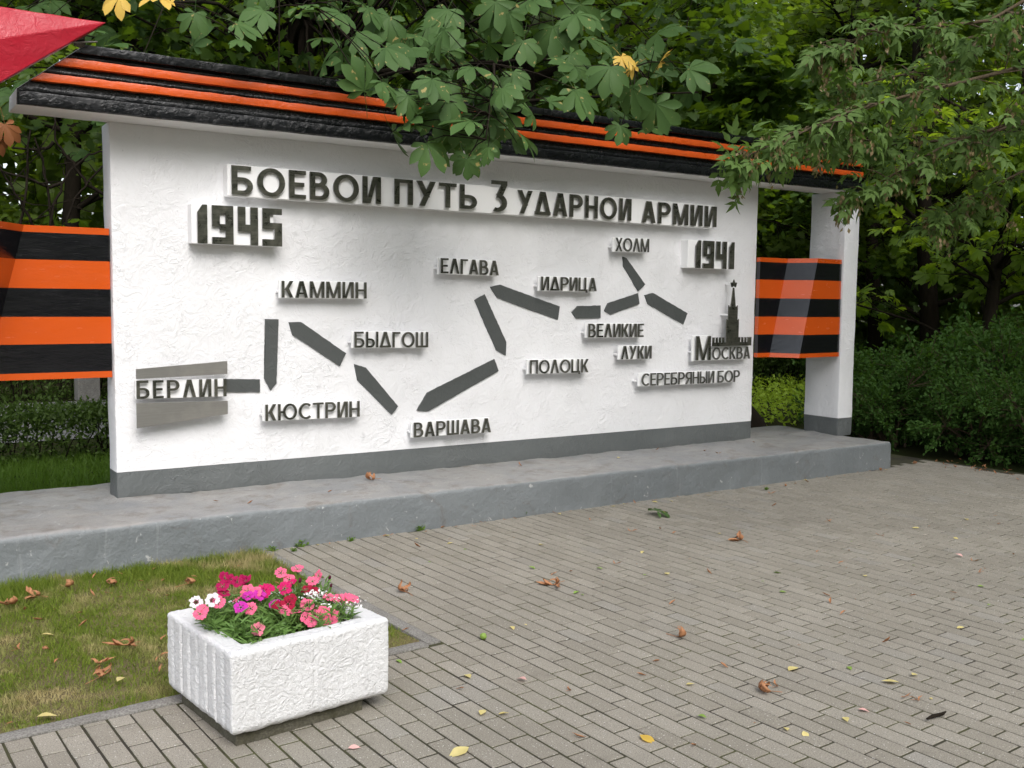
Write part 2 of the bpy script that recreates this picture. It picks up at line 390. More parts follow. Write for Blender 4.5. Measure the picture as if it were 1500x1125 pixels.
def scatter(tmpl, P, X, Z, sc, rg):
    """copies of leaf templates at P, tips along X, faces towards Z; returns verts and faces"""
    N = len(P); X = X / np.linalg.norm(X, axis=1)[:, None]; Y = np.cross(Z, X); Y /= np.linalg.norm(Y, axis=1)[:, None] + 1e-9; Z = np.cross(X, Y)
    pick = rg.integers(0, len(tmpl), N); parts = []
    for t in range(len(tmpl)):
        I = np.where(pick == t)[0]
        if not len(I): continue
        v, fs = tmpl[t]; fs = fs if isinstance(fs, list) else [fs]
        W = (v[None, :, 0, None] * X[I, None, :] + v[None, :, 1, None] * Y[I, None, :] + v[None, :, 2, None] * Z[I, None, :]) * sc[I, None, None] + P[I, None, :]
        off = (np.arange(len(I)) * len(v))[:, None, None]
        parts.append((W.reshape(-1, 3), [(f[None] + off).reshape(-1, f.shape[1]) for f in fs]))
    return merge(parts)
def rdir(N, rg, up=.0, spread=1.0):
    d = rg.normal(0, spread, (N, 3)); d[:, 2] += up; return d / np.linalg.norm(d, axis=1)[:, None]
# ------------------------------------------------------------------ ground, path, plinth, wall
H, HP, BAND, L = 2.866, 0.277, 0.195, 6.282
def sheet(name, x0, x1, y0, y1, z, m):
    bm = bmesh.new(); vs = [bm.verts.new(p) for p in ((x0, y0, z), (x1, y0, z), (x1, y1, z), (x0, y1, z))]; bm.faces.new(vs)
    return tag(bm_obj(name, bm, m), kind='structure')
sheet('ground', -150, 150, -150, 150, -.05, MAT['forest_floor'])
sheet('path', -30, 6.5, 5.6, 10.2, -.035, MAT['path'])

TH = math.radians(2.491); CT, ST_ = math.cos(TH), math.sin(TH); KX, KY = .7915, -3.0004
def uw(u, v): return (KX + u * CT + v * ST_, KY + u * ST_ - v * CT)     # u along the wall, v towards the viewer
def build_paving():
    bm = bmesh.new()
    for r in (((-9, 0), (-9, 9), (7.6, 9), (7.6, 0)), ((0.005, -2.6), (.005, 0), (7.6, 0), (7.6, -2.6))):
        vs = [bm.verts.new((*uw(*p), -.0032)) for p in r]; bm.faces.new(vs[::-1] if False else vs)
    bm.normal_update()
    for f in bm.faces:
        if f.normal.z < 0: f.normal_flip()
    o = bm_obj('paving', bm, MAT['joint']); tag(o, kind='structure')
    rg = np.random.default_rng(3); V = []; F4 = []; n = 0
    OFF = rg.normal(0, .016, 997); pu, pw, g, ch = .0940, .2035, .0039, .0025
    for i in range(int(-8.5 / pu), int(7.5 / pu)):
        for j in range(int(-2.6 / pw) - 1, int(8.5 / pw)):
            u0, u1 = i * pu + .08, (i + 1) * pu + .08; w0 = j * pw + (pw / 2 if i % 2 else 0) + .08 + OFF[i % 997]; w1 = w0 + pw
            if u1 <= .081: w0 = max(w0, .08)
            if w1 - w0 < .03: continue
            cx, cy = uw((u0 + u1) / 2, (w0 + w1) / 2)
            if cy > -.79 or cx > 8.25 + .12 * math.sin(cy * 5): continue
            du, dw = rg.normal(0, .0008, 2); gg = g + abs(rg.normal(0, .0007))
            u0 += gg + du; u1 += -gg + du; w0 += gg + dw; w1 += -gg + dw
            rot = rg.normal(0, .006); tz = rg.normal(0, .0005); tx, ty = rg.normal(0, .0028, 2); mu, mw = (u0 + u1) / 2, (w0 + w1) / 2
            for inset, dz in ((0, -.03), (0, -.0042), (ch, 0)):
                for a, b in ((u0 + inset, w0 + inset), (u1 - inset, w0 + inset), (u1 - inset, w1 - inset), (u0 + inset, w1 - inset)):
                    aa, bb = a - mu, b - mw; a2 = mu + aa - rot * bb; b2 = mw + bb + rot * aa
                    x, y = uw(a2, b2); V.append((x, y, dz + tz + aa * tx + bb * ty * .5))
            for k in range(4):
                m = (k + 1) % 4; F4 += [(n + k, n + 4 + k, n + 4 + m, n + m), (n + 4 + k, n + 8 + k, n + 8 + m, n + 4 + m)]
            F4.append((n + 11, n + 10, n + 9, n + 8)); n += 12
    me = np_mesh('paver_surface', np.array(V), np.array(F4)[:, ::-1]); me2 = bmesh.new(); me2.from_mesh(me)
    bmesh.ops.recalc_face_normals(me2, faces=me2.faces[:])
    for f in me2.faces: f.smooth = False
    me2.to_mesh(me); me2.free()
    b = tag(link('paver_surface', me, MAT['brick'], o), kind='structure')
build_paving()

def uw_box(bm, u0, u1, w0, w1, z0, z1):
    vs = [bm.verts.new((*uw(u, w_), z)) for z in (z0, z1) for u, w_ in ((u0, w0), (u1, w0), (u1, w1), (u0, w1))]
    for q in ((0, 1, 2, 3), (7, 6, 5, 4), (0, 4, 5, 1), (1, 5, 6, 2), (2, 6, 7, 3), (3, 7, 4, 0)): bm.faces.new([vs[i] for i in q])
def kerb():
    bm = bmesh.new()
    for k in range(9):
        uw_box(bm, -k - .998 + .0, -k - .002 + (0 if k else -.001), 0, .076, -.1, .006 + .003 * math.sin(k * 3))
    for k in range(3): uw_box(bm, 0, .076, -k * .8 - .74, -k * .8 + .055, -.1, .008 + .003 * math.sin(k * 5))
    bmesh.ops.recalc_face_normals(bm, faces=bm.faces[:]); bevel(bm, .008, 2); slices(bm, 0, frange(-2, .9, .06)); slices(bm, 1, frange(-3.1, -.8, .06)); rough(bm, .002, 9)
    return tag(bm_obj('kerb', bm, MAT['kerb'], smooth=40), kind='structure')
kerb()
def lawn():
    bm = bmesh.new(); n = 30
    g = [[bm.verts.new((*uw(-8 + 8 * i / (2 * n), -2.35 + 2.35 * j / n), 0)) for j in range(n + 1)] for i in range(2 * n + 1)]
    for i in range(2 * n):
        for j in range(n): bm.faces.new((g[i][j], g[i + 1][j], g[i + 1][j + 1], g[i][j + 1]))
    for v in bm.verts: v.co.z = -.012 + .014 * noise.noise(v.co * 1.5)
    bmesh.ops.recalc_face_normals(bm, faces=bm.faces[:]); bm.normal_update()
    if sum(f.normal.z for f in bm.faces) < 0: bmesh.ops.reverse_faces(bm, faces=bm.faces[:])
    return tag(bm_obj('lawn_soil', bm, MAT['soil'], smooth=80), kind='structure')
lawn()
def blades(name, P, h, wd, mat, rg, lean=.5):
    N = len(P); X = rdir(N, rg); X[:, 2] = 0; X /= np.linalg.norm(X, axis=1)[:, None]; Z = rdir(N, rg, 0, .4); Z[:, 2] = 0
    V = np.zeros((N, 5, 3)); U = rdir(N, rg, 1.0 / lean, .6); hh = (h * rg.uniform(.45, 1.25, N))[:, None]
    V[:, 0] = P - X * wd; V[:, 1] = P + X * wd; V[:, 2] = P + U * hh * .55 + X * wd * .75; V[:, 3] = P + U * hh * .55 - X * wd * .75
    D = U + rdir(N, rg, -.25, .7) * .6; V[:, 4] = P + U * hh * .55 + D * hh * .5
    I = (np.arange(N) * 5)[:, None]
    me = np_mesh(name, V.reshape(-1, 3), [np.concatenate([I, I + 1, I + 2, I + 3], 1), np.concatenate([I + 3, I + 2, I + 4], 1)])
    return tag(link(name, me, mat), kind='stuff')
def lawn_grass():
    rg = np.random.default_rng(11); out = []
    while len(out) < 80000:
        u = -rg.uniform(-.006, 2.6); v_ = -rg.uniform(-.008, 2.2); x, y = uw(u, v_)
        if y > -.875: continue
        d = noise.noise(Vector((x * 1.7, y * 1.7, 5))) * .6 + noise.noise(Vector((x * 5, y * 5, 1))) * .3 + .30 + .55 * max(0, (y + 1.7)) 
        if rg.random() > max(.06, min(1, d + .35)): continue
        out.append((x, y, -.012))
    P = np.array(out); hh = np.array([.030 + .020 * max(-.6, noise.noise(Vector((p[0] * 2.2, p[1] * 2.2, 9)))) + .030 * max(0, min(1, (p[1] + 1.75) / .7)) for p in P])
    return blades('lawn_grass', P, hh, .0019, MAT['grass'], rg, .9)
lawn_grass()
def back_grass():
    rg = np.random.default_rng(12); N = 26000
    P = np.stack([rg.uniform(-2.2, 1.6, N), .68 + rg.uniform(0, 2.9, N), np.full(N, -.05)], 1); P[:, 2] += .1
    sheet('grass_bank', -6, 6.6, .66, 3.9, .035, MAT['forest_floor'])
    blades('tall_grass', P, np.full(N, .11), .004, MAT['lush'], rg, .8)
    N = 7000; P = np.stack([rg.uniform(7.6, 15, N), rg.uniform(2.2, 6.2, N), rg.uniform(-.03, .3, N)], 1)
    V, F = scatter(SMALL, P, rdir(N, rg, .1, 1), rdir(N, rg, 2, 1), rg.uniform(.05, .10, N), rg)
    tag(link('ground_cover', np_mesh('ground_cover', V, F), MAT['groundcover']), kind='stuff')
back_grass()

def plinth():
    t = tag(empty('concrete_plinth', (2, -.1, 0)), 'long low grey painted concrete plinth under the white memorial wall', 'plinth')
    bm = bmesh.new(); box(bm, -4.6 - 2, 7.435 - 2, -.87 + .1, .66 + .1, -.1, HP)
    slices(bm, 0, frange(-6.6, 5.43, .07)); slices(bm, 1, frange(-.77, .76, .09)); slices(bm, 2, [.0, .07, .14, .21])
    bevel(bm, .035, 4, 60); rough(bm, .014, 3.6); rough(bm, .004, 16)
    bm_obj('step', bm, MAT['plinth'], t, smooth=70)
plinth()

wall = tag(empty('memorial_wall', (0, 0, HP)), 'white plastered memorial wall with grey base and black and orange striped beam', 'wall', None, 'thing')
def local(bm): bmesh.ops.translate(bm, verts=bm.verts[:], vec=(0, 0, -HP)); return bm
def wall_slab(name, x0, x1, y0, y1, z0, z1, step=.09, amp=.006, dark=True):
    bm = bmesh.new(); box(bm, x0, x1, y0, y1, z0, z1)
    slices(bm, 0, frange(x0, x1, step)); slices(bm, 2, [z0 + BAND] + [v for v in frange(z0, z1, step) if abs(v - z0 - BAND) > .02]); slices(bm, 1, frange(y0, y1, .08))
    bevel(bm, .014, 2, 60); rough(bm, amp, 3.0); rough(bm, .0025, 14); bm.normal_update()
    for f in bm.faces:
        c = f.calc_center_median()
        if c.z < z0 + BAND: f.material_index = 1
    return bm_obj(name, local(bm), [MAT['white'], MAT['grey_band']], wall, smooth=40)
wall_slab('wall_panel', 0, L, 0, .236, HP - .01, H + .002)
wall_slab('pillar', 7.297, 7.527, -.285, .178, HP - .01, H + .002, .07)
wall_slab('pylon', -3.1, -1.35, -.22, .12, HP - .01, 4.3, .12)
def beam():
    bm = bmesh.new(); poly = [(-.605, H), (7.50, H), (7.50, 3.262), (-.225, 3.262), (-.60, 2.966)]
    prism_xz(bm, poly, -.292, .06, 0)
    slices(bm, 0, frange(-.7, 7.55, .08)); slices(bm, 2, [2.95, 3.03, 3.1, 3.17]); bevel(bm, .008, 2, 40); rough(bm, .004, 6); bm.normal_update()
    for f in bm.faces:
        n = f.normal
        if n.z < -.5 or n.x < -.5: f.material_index = 1
    b = bm_obj('beam', local(bm), [MAT['black_gloss'], MAT['white_trim']], wall, smooth=35)
    def xl(z): return -.592 + max(0, z - 2.966) * 1.27
    for nm, z0, z1, y0, m in (('black_moulding', 2.870, 2.950, -.322, 'black_gloss'), ('black_moulding', 2.953, 2.983, -.309, 'black_gloss'),
                              ('orange_stripe', 3.022, 3.074, -.330, 'orange'), ('black_moulding', 3.082, 3.100, -.306, 'black_gloss'), ('orange_stripe', 3.129, 3.182, -.334, 'orange'),
                              ('black_moulding', 3.190, 3.206, -.306, 'black_gloss'), ('black_moulding', 3.218, 3.276, -.342, 'black_gloss')):
        q = bmesh.new(); prism_xz(q, [(xl(z0), z0), (7.502, z0), (7.502, z1), (xl(z1), z1)], y0, -.27 if z1 < 3.2 else .07)
        slices(q, 0, frange(-.7, 7.55, .05)); bevel(q, .006, 2, 40); rough(q, .0035, 11); rough(q, .002, 35)
        bm_obj(nm, local(q), MAT[m], b, smooth=45)
beam()

ARROWS = [
 [[1.074,1.53],[1.178,1.527],[1.157,1.045],[1.112,.993],[1.063,1.084]], [[1.259,1.505],[1.355,1.507],[1.725,1.261],[1.673,1.162],[1.287,1.409]],
 [[1.796,1.173],[1.894,1.143],[2.181,.82],[2.125,.758],[1.821,1.046]], [[2.354,.777],[2.449,.92],[3.103,1.183],[3.146,1.078],[2.456,.764]],
 [[2.899,1.687],[2.998,1.736],[3.223,1.327],[3.219,1.21],[3.121,1.261]], [[3.055,1.8],[3.154,1.819],[3.789,1.636],[3.769,1.518],[3.125,1.708]],
 [[3.925,1.585],[3.988,1.641],[4.252,1.648],[4.254,1.534],[3.977,1.528]], [[4.298,1.601],[4.337,1.67],[4.696,1.766],[4.718,1.666],[4.371,1.565]],
 [[4.502,2.101],[4.549,2.088],[4.784,1.849],[4.70,1.783],[4.515,2.013]], [[4.78,1.749],[4.883,1.771],[5.333,1.578],[5.284,1.471],[4.825,1.665]],
 [[.772,1.091],[1.029,1.080],[1.028,.985],[.772,.996]]]
for a in ARROWS:
    bm = bmesh.new(); c = np.mean(a, 0)
    P = []
    for i in range(len(a)):                                     # hand-painted edge: a little wobble
        p, q = np.array(a[i]), np.array(a[(i + 1) % len(a)]); n = max(2, int(np.linalg.norm(q - p) / .02)); nr = np.array([-(q - p)[1], (q - p)[0]]) / np.linalg.norm(q - p)
        for k in range(n):
            s = p + (q - p) * k / n; P.append(tuple(s + nr * .0035 * noise.noise(Vector((s[0] * 30, s[1] * 30, 2)))))
    prism_xz(bm, P, -.0125, .02)
    bmesh.ops.triangulate(bm, faces=[f for f in bm.faces if len(f.verts) > 4])
    bm_obj('route_arrow', local(bm), MAT['arrow'], wall)

# ------------------------------------------------------------------ star and ribbons
def star():
    t = tag(empty('red_star', (-2.096, -.40, 2.756)), 'large faceted red star at the left end of the striped beam', 'star')
    R = 2.1; bm = bmesh.new(); ring = []
    for i in range(10):
        a = math.radians(90 + 36 * i); r = R if i % 2 == 0 else R * .382; ring.append((r * math.cos(a), r * math.sin(a)))
    f = [bm.verts.new((x, -.05, z)) for x, z in ring]; b = [bm.verts.new((x, .05, z)) for x, z in ring]; c = bm.verts.new((0, -.20, 0))
    for i in range(10):
        j = (i + 1) % 10; bm.faces.new((f[j], c, f[i])); bm.faces.new((f[i], b[i], b[j], f[j]))
    bm.faces.new(b); bmesh.ops.recalc_face_normals(bm, faces=bm.faces[:]); bmesh.ops.triangulate(bm, faces=[q for q in bm.faces if len(q.verts) > 4])
    bmesh.ops.subdivide_edges(bm, edges=bm.edges[:], cuts=14, use_grid_fill=True); bm.normal_update()
    bevel(bm, .004, 1, 12); rough(bm, .0025, 14)
    bm_obj('star_body', bm, MAT['red'], t, smooth=9)
    v, fs = tube(wob((1.75, -.02, .50), (1.96, .02, .545), 6, .008, rng), [.005] * 6, 5)
    link('wire', np_mesh('wire', v, fs, True), MAT['kerb'], t)
star()
def ribbon(name, label, cols, t=.05):
    """cols: (top x, top y, bottom x, bottom y); stripes from the top down"""
    root = tag(empty(name, (cols[0][0], cols[0][1], 1.64)), label, 'ribbon', 'striped ribbon panels'); ox, oy, oz = root.location
    zt, zb = 2.150, 1.126; lv = [2.150, 2.105, 1.925, 1.735, 1.545, 1.362, 1.170, 1.126]
    for k in range(7):
        bm = bmesh.new()
        def P(i, z, back):
            c = cols[i]; s = (z - zb) / (zt - zb); return (c[2] + (c[0] - c[2]) * s - ox, c[3] + (c[1] - c[3]) * s + back - oy, z - oz)
        for i in range(len(cols) - 1):
            n = 8; g = []
            for ii in range(n + 1):
                row = []
                for z in (lv[k], lv[k + 1]):
                    a, b = Vector(P(i, z, 0)), Vector(P(i + 1, z, 0)); row.append(a.lerp(b, ii / n))
                g.append(row)
            fr = [[bm.verts.new(p) for p in r] for r in g]; bk = [[bm.verts.new(p + Vector((0, t, 0))) for p in r] for r in g]
            for ii in range(n):
                bm.faces.new((fr[ii][1], fr[ii + 1][1], fr[ii + 1][0], fr[ii][0])); bm.faces.new((bk[ii][0], bk[ii + 1][0], bk[ii + 1][1], bk[ii][1]))
                if k == 0: bm.faces.new((fr[ii][0], fr[ii + 1][0], bk[ii + 1][0], bk[ii][0]))
                if k == 6: bm.faces.new((bk[ii][1], bk[ii + 1][1], fr[ii + 1][1], fr[ii][1]))
            if i == 0: bm.faces.new((fr[0][0], bk[0][0], bk[0][1], fr[0][1]))
            if i == len(cols) - 2: bm.faces.new((fr[n][1], bk[n][1], bk[n][0], fr[n][0]))
        bmesh.ops.remove_doubles(bm, verts=bm.verts[:], dist=1e-4)
        bm_obj('orange_stripe' if k % 2 == 0 else 'black_stripe', bm, MAT['ribbon_orange' if k % 2 == 0 else 'ribbon_black'], root, smooth=6)
ribbon('ribbon_panel', 'folded orange and black striped ribbon panel between white wall and pillar', [(6.286, -.05, 6.286, -.05), (6.70, -.05, 6.461, -.05), (6.849, -.316, 6.611, -.318), (7.254, -.27, 7.246, -.28), (7.292, -.262, 7.292, -.27)])
ribbon('ribbon_panel', 'orange and black striped ribbon panel under the red star, left of the white wall', [(-1.36, -.15, -1.36, -.15), (-.80, -.36, -1.00, -.36), (-.536, .05, -.79, .05), (-.004, .05, -.004, .05)])

# ------------------------------------------------------------------ raised lettering
def glyph(ch, t, ty):
    """strokes of one letter on a unit height; returns width and convex polygons"""
    S_ = []
    V = lambda x, y0=0, y1=1: S_.append([(x, y0), (x + t, y0), (x + t, y1), (x, y1)])
    Hh = lambda x0, x1, y: S_.append([(x0, y), (x1, y), (x1, y + ty), (x0, y + ty)])
    def D(x0, y0, x1, y1, k=1.12): S_.append([(x0, y0), (x0 + t * k, y0), (x1 + t * k, y1), (x1, y1)])
    def arc(cx, cy, rx, ry, a0, a1, n=22):
        n = max(4, int(n * abs(a1 - a0) / 360))
        for i in range(n):
            A = math.radians(a0 + (a1 - a0) * i / n); B = math.radians(a0 + (a1 - a0) * (i + 1) / n + .4)
            S_.append([(cx + rx * math.cos(A), cy + ry * math.sin(A)), (cx + rx * math.cos(B), cy + ry * math.sin(B)), (cx + (rx - t) * math.cos(B), cy + (ry - ty) * math.sin(B)), (cx + (rx - t) * math.cos(A), cy + (ry - ty) * math.sin(A))])
    def bowl(x, y0, y1, w):
        r = (y1 - y0) / 2; rx = min(r, w * .75); Hh(x, x + w - rx, y0); Hh(x, x + w - rx, y1 - ty); arc(x + w - rx, y0 + r, rx, r, -90, 90)
    w = .62
    if ch == 'Б': V(0); Hh(t, w * .92, 1 - ty); bowl(t, 0, .6, w - t)
    elif ch == 'В': V(0); bowl(t, .46, 1, w * .88 - t); bowl(t, 0, .46 + ty, w - t)
    elif ch == 'Ь': V(0); bowl(t, 0, .58, w - t)
    elif ch == 'Ы': V(0); bowl(t, 0, .58, .55 - t); w = .55 + .1 + t; V(.65)
    elif ch == 'Р': V(0); bowl(t, .40, 1, w - t)
    elif ch == 'Я':
        V(w - t); n0 = len(S_); bowl(t, .40, 1, w - t)
        for i in range(n0, len(S_)): S_[i] = [(w - x, y) for x, y in S_[i]][::-1]
        D(0, 0, .24, .42)
    elif ch == 'Е': w = .52; V(0); Hh(t, w, 0); Hh(t, w * .9, .5 - ty / 2); Hh(t, w, 1 - ty)
    elif ch == 'Г': w = .5; V(0); Hh(t, w, 1 - ty)
    elif ch == 'П': V(0); V(w - t); Hh(t, w - t, 1 - ty)
    elif ch == 'Т': Hh(0, w, 1 - ty); V(w / 2 - t / 2, 0, 1 - ty)
    elif ch == 'Н': V(0); V(w - t); Hh(t, w - t, .5 - ty / 2)
    elif ch in 'ИЙ': V(0); V(w - t); D(t * .75, 0, w - t * 1.6, 1, .85)
    elif ch == 'Ш': w = .82; V(0); V(w / 2 - t / 2); V(w - t); Hh(t, w / 2 - t / 2, 0); Hh(w / 2 + t / 2, w - t, 0)
    elif ch == 'Ц': V(0); V(w - t); Hh(t, w - t, 0); S_.append([(w, -.12), (w + t * .8, -.12), (w + t * .8, ty), (w, ty)]); w += t * .8
    elif ch == 'Л': w = .66; D(0, 0, w / 2 - t * .75, 1); D(w - t * 1.12, 0, w / 2 - t * .45, 1)
    elif ch == 'А': w = .66; D(0, 0, w / 2 - t * .75, 1); D(w - t * 1.12, 0, w / 2 - t * .45, 1); Hh(.16, w - .16, .2)
    elif ch == 'Д': w = .72; D(.03, ty, w / 2 - t * .75, 1); D(w - t * 1.12 - .03, ty, w / 2 - t * .45, 1); Hh(0, w, 0)
    elif ch == 'М': w = .78; V(0); V(w - t); D(w / 2 - t * .45, 0, t * .3, 1, .85); D(w / 2 - t * .4, 0, w - t * 1.15, 1, .85)
    elif ch == 'К': w = .6; V(0); D(t, .44, w - t * 1.25, 1, 1.3); D(w - t * 1.3, 0, t * 1.3, .58, 1.3)
    elif ch == 'У': w = .66; D(.10, 0, w - t * 1.12, 1); D(w * .42, .36, 0, 1)
    elif ch == 'Х': w = .62; D(0, 0, w - t * 1.12, 1); D(w - t * 1.12, 0, 0, 1)
    elif ch == 'О': w = .84; arc(w / 2, .5, w / 2, .5, 0, 360, 34)
    elif ch == 'С': w = .72; arc(.42, .5, .42, .5, 48, 312, 34)
    elif ch == 'Ю': w = 1.08; V(0); Hh(t, .32, .5 - ty / 2); arc(.68, .5, .4, .5, 0, 360, 34)
    elif ch == '3': w = .5; Hh(.02, w, 1.12 - ty); D(.18, .60, w - t * 1.1, 1.12 - ty); arc(.2, .31, .30, .33, -115, 95, 26)
    elif ch == '1': w = .28; S_.append([(.03, 0), (w, 0), (w, 1), (.16, 1), (.03, .80)])
    elif ch == '9': w = .56; a = .2; S_.extend([[(0, .45), (a, .45), (a, 1), (0, 1)], [(a, .8), (w - a, .8), (w - a, 1), (a, 1)], [(w - a, 0), (w, 0), (w, 1), (w - a, 1)], [(a, .36), (w - a, .36), (w - a, .52), (a, .52)], [(0, 0), (w - a, 0), (w - a, .18), (0, .18)]])
    elif ch == '4': w = .54; a = .2; S_.extend([[(0, .36), (a, .36), (a, 1), (0, 1)], [(a, .36), (w - a, .36), (w - a, .54), (a, .54)], [(w - a, 0), (w, 0), (w, 1), (w - a, 1)]])
    elif ch == '5': w = .54; a = .2; S_.extend([[(0, .45), (a, .45), (a, 1), (0, 1)], [(a, .84), (w, .84), (w, 1), (a, 1)], [(a, .45), (w, .45), (w, .62), (a, .62)], [(w - a, 0), (w, 0), (w, .45), (w - a, .45)], [(0, 0), (w - a, 0), (w - a, .18), (0, .18)]])
    return w, S_
def letters(parent, text, x0, x1, z0, z1, yf, th, t=.17, ty=.14, gap=.12, slant=0.0):
    """individual letters of one word between x0..x1; slant raises the right end"""
    ox, oy, oz = parent.location; gl = [glyph(c, t, ty) for c in text]; tot = sum(g[0] for g in gl) + gap * (len(gl) - 1); sx = (x1 - x0) / tot; x = x0; hz = z1 - z0
    for g in gl:
        bm = bmesh.new()
        for i, poly in enumerate(g[1]):
            prism_xz(bm, [(x + px * sx - ox, z0 + pz * hz + slant * (x - x0) / (x1 - x0) - oz) for px, pz in poly], yf - .00025 * (i % 9) - oy, yf + th + .00025 * (i % 7) - oy)
        bm.normal_update()
        for f in bm.faces:
            if f.normal.y > -.5: f.material_index = 1
        bm_obj('letter', bm, [MAT['letter'], MAT['letter_edge']], parent)
        x += (g[0] + gap) * sx
MAT['letter_edge'] = m_paint('painted_letter_edge', (.16, .16, .15), .5, .002, 30)
def board(parent, x0, x1, z0, z1, y0, y1, slant=0, name='backing_board'):
    ox, oy, oz = parent.location; bm = bmesh.new()
    prism_xz(bm, [(x0 - ox, z0 - oz), (x1 - ox, z0 + slant - oz), (x1 - ox, z1 + slant - oz), (x0 - ox, z1 - oz)], y0 - oy, y1 - oy); bevel(bm, .003, 1)
    return bm_obj(name, bm, MAT['white_trim'], parent)
def pins(parent, pts, y0, name='pin'):
    ox, oy, oz = parent.location
    for x, z in pts:
        bm = bmesh.new(); box(bm, x - .009 - ox, x + .009 - ox, y0 - oy, .01 - oy, z - .009 - oz, z + .009 - oz); bevel(bm, .003, 1)
        bm_obj(name, bm, MAT['white_trim'], parent)
def sign(text, label, x0, x1, z0, z1, slant=0, t=.135, gap=.12):
    o = tag(empty('raised_inscription', ((x0 + x1) / 2, 0, z0)), label, 'inscription', 'raised place names on the white wall')
    b = board(o, x0 - .012, x1 + .004, z0 - .006, z1 + .004, -.072, -.052, slant)
    letters(o, text, x0, x1, z0, z1, -.104, .012, t, .125, gap, slant)
    pins(o, [(x0 - .004, (z0 + z1) / 2 - .02), (x1 - .02, (z0 + z1) / 2 + slant - .02)], -.053)
sign('КАММИН', 'raised dark letters spelling КАММИН on a white board above the vertical arrow', 1.172, 1.859, 1.690, 1.815)
sign('БЫДГОШ', 'raised dark letters spelling БЫДГОШ on a white board right of the sloping arrow', 1.757, 2.405, 1.308, 1.432, -.010, .125)
sign('КЮСТРИН', 'raised dark letters spelling КЮСТРИН on a white board below the vertical arrow', 1.038, 1.798, .775, .898, -.009)
sign('ВАРШАВА', 'raised dark letters spelling ВАРШАВА on a white board just above the grey base band', 2.279, 3.016, .569, .690, -.004)
sign('ЕЛГАВА', 'raised dark letters spelling ЕЛГАВА on a white board high at mid wall', 2.522, 3.080, 1.901, 2.024, -.007)
sign('ИДРИЦА', 'raised dark letters spelling ИДРИЦА on a white board above the short level arrow', 3.521, 4.131, 1.776, 1.896, 0)
sign('ВЕЛИКИЕ', 'raised dark letters spelling ВЕЛИКИЕ on a white board above the word ЛУКИ', 4.048, 4.699, 1.360, 1.484, -.003)
sign('ЛУКИ', 'raised dark letters spelling ЛУКИ on a small white board under ВЕЛИКИЕ', 4.436, 4.803, 1.154, 1.276, -.003)
sign('ПОЛОЦК', 'raised dark letters spelling ПОЛОЦК on a white board right of the long rising arrow', 3.414, 4.052, 1.050, 1.170, -.005, .12)
sign('ХОЛМ', 'small raised dark letters spelling ХОЛМ on a white board below УДАРНОЙ', 4.345, 4.742, 2.143, 2.266, .005, .11)
def berlin():
    o = tag(empty('raised_inscription', (.435, 0, .98)), 'raised dark letters spelling БЕРЛИН between two brushed steel plates', 'inscription', 'raised place names on the white wall')
    board(o, .118, .75, .976, 1.108, -.072, -.052, -.008); letters(o, 'БЕРЛИН', .122, .747, .981, 1.108, -.104, .012, .15, .13, .18, -.008)
    pins(o, [(.16, 1.04), (.70, 1.04)], -.053)
    for lab, q in (('brushed steel trapezoid plate above the letters БЕРЛИН', [(.12, 1.119), (.757, 1.135), (.758, 1.229), (.12, 1.189)]), ('brushed steel trapezoid plate below the letters БЕРЛИН', [(.118, .777), (.757, .843), (.757, .940), (.118, .953)])):
        p = tag(empty('steel_plate', (.435, 0, q[0][1])), lab, 'plate', 'steel plates around the letters at lower left'); bm = bmesh.new()
        prism_xz(bm, [(x - .435, z - q[0][1]) for x, z in q], -.10, -.092); bevel(bm, .002, 1); bm_obj('plate', bm, MAT['steel'], p)
        zc = sum(z for _, z in q) / 4; pins(p, [(.18, zc), (.70, zc)], -.093)
berlin()
def title():
    o = tag(empty('raised_inscription', (3.18, 0, 2.42)), 'long raised headline БОЕВОЙ ПУТЬ 3 УДАРНОЙ АРМИИ on a white board', 'inscription')
    board(o, .776, 5.578, 2.412, 2.636, -.094, .01, -.006)
    for wd, a, b, z0, z1 in (('БОЕВОЙ', .800, 1.974, 2.424, 2.628), ('ПУТЬ', 2.093, 2.849, 2.432, 2.628), ('3', 2.985, 3.146, 2.430, 2.655), ('УДАРНОЙ', 3.255, 4.505, 2.424, 2.620), ('АРМИИ', 4.636, 5.585, 2.418, 2.614)):
        letters(o, wd, a, b, z0, z1, -.120, .012, .165, .14, .13)
title()
def year(txt, label, x0, x1, bx0, bx1, z0, z1):
    o = tag(empty('raised_inscription', ((x0 + x1) / 2, 0, z0)), label, 'inscription', 'raised years on the white wall')
    board(o, bx0, bx1, z0 + .001, z1 + .002, -.094, .01); letters(o, txt, x0, x1, z0 + .002, z1, -.120, .014, .2, .16, .13)
year('1945', 'raised block numerals 1945 on a white box under the headline', .545, 1.170, .517, 1.115, 2.063, 2.338)
year('1941', 'raised block numerals 1941 on a white box at the upper right of the wall', 5.318, 5.842, 5.24, 5.80, 2.014, 2.282)
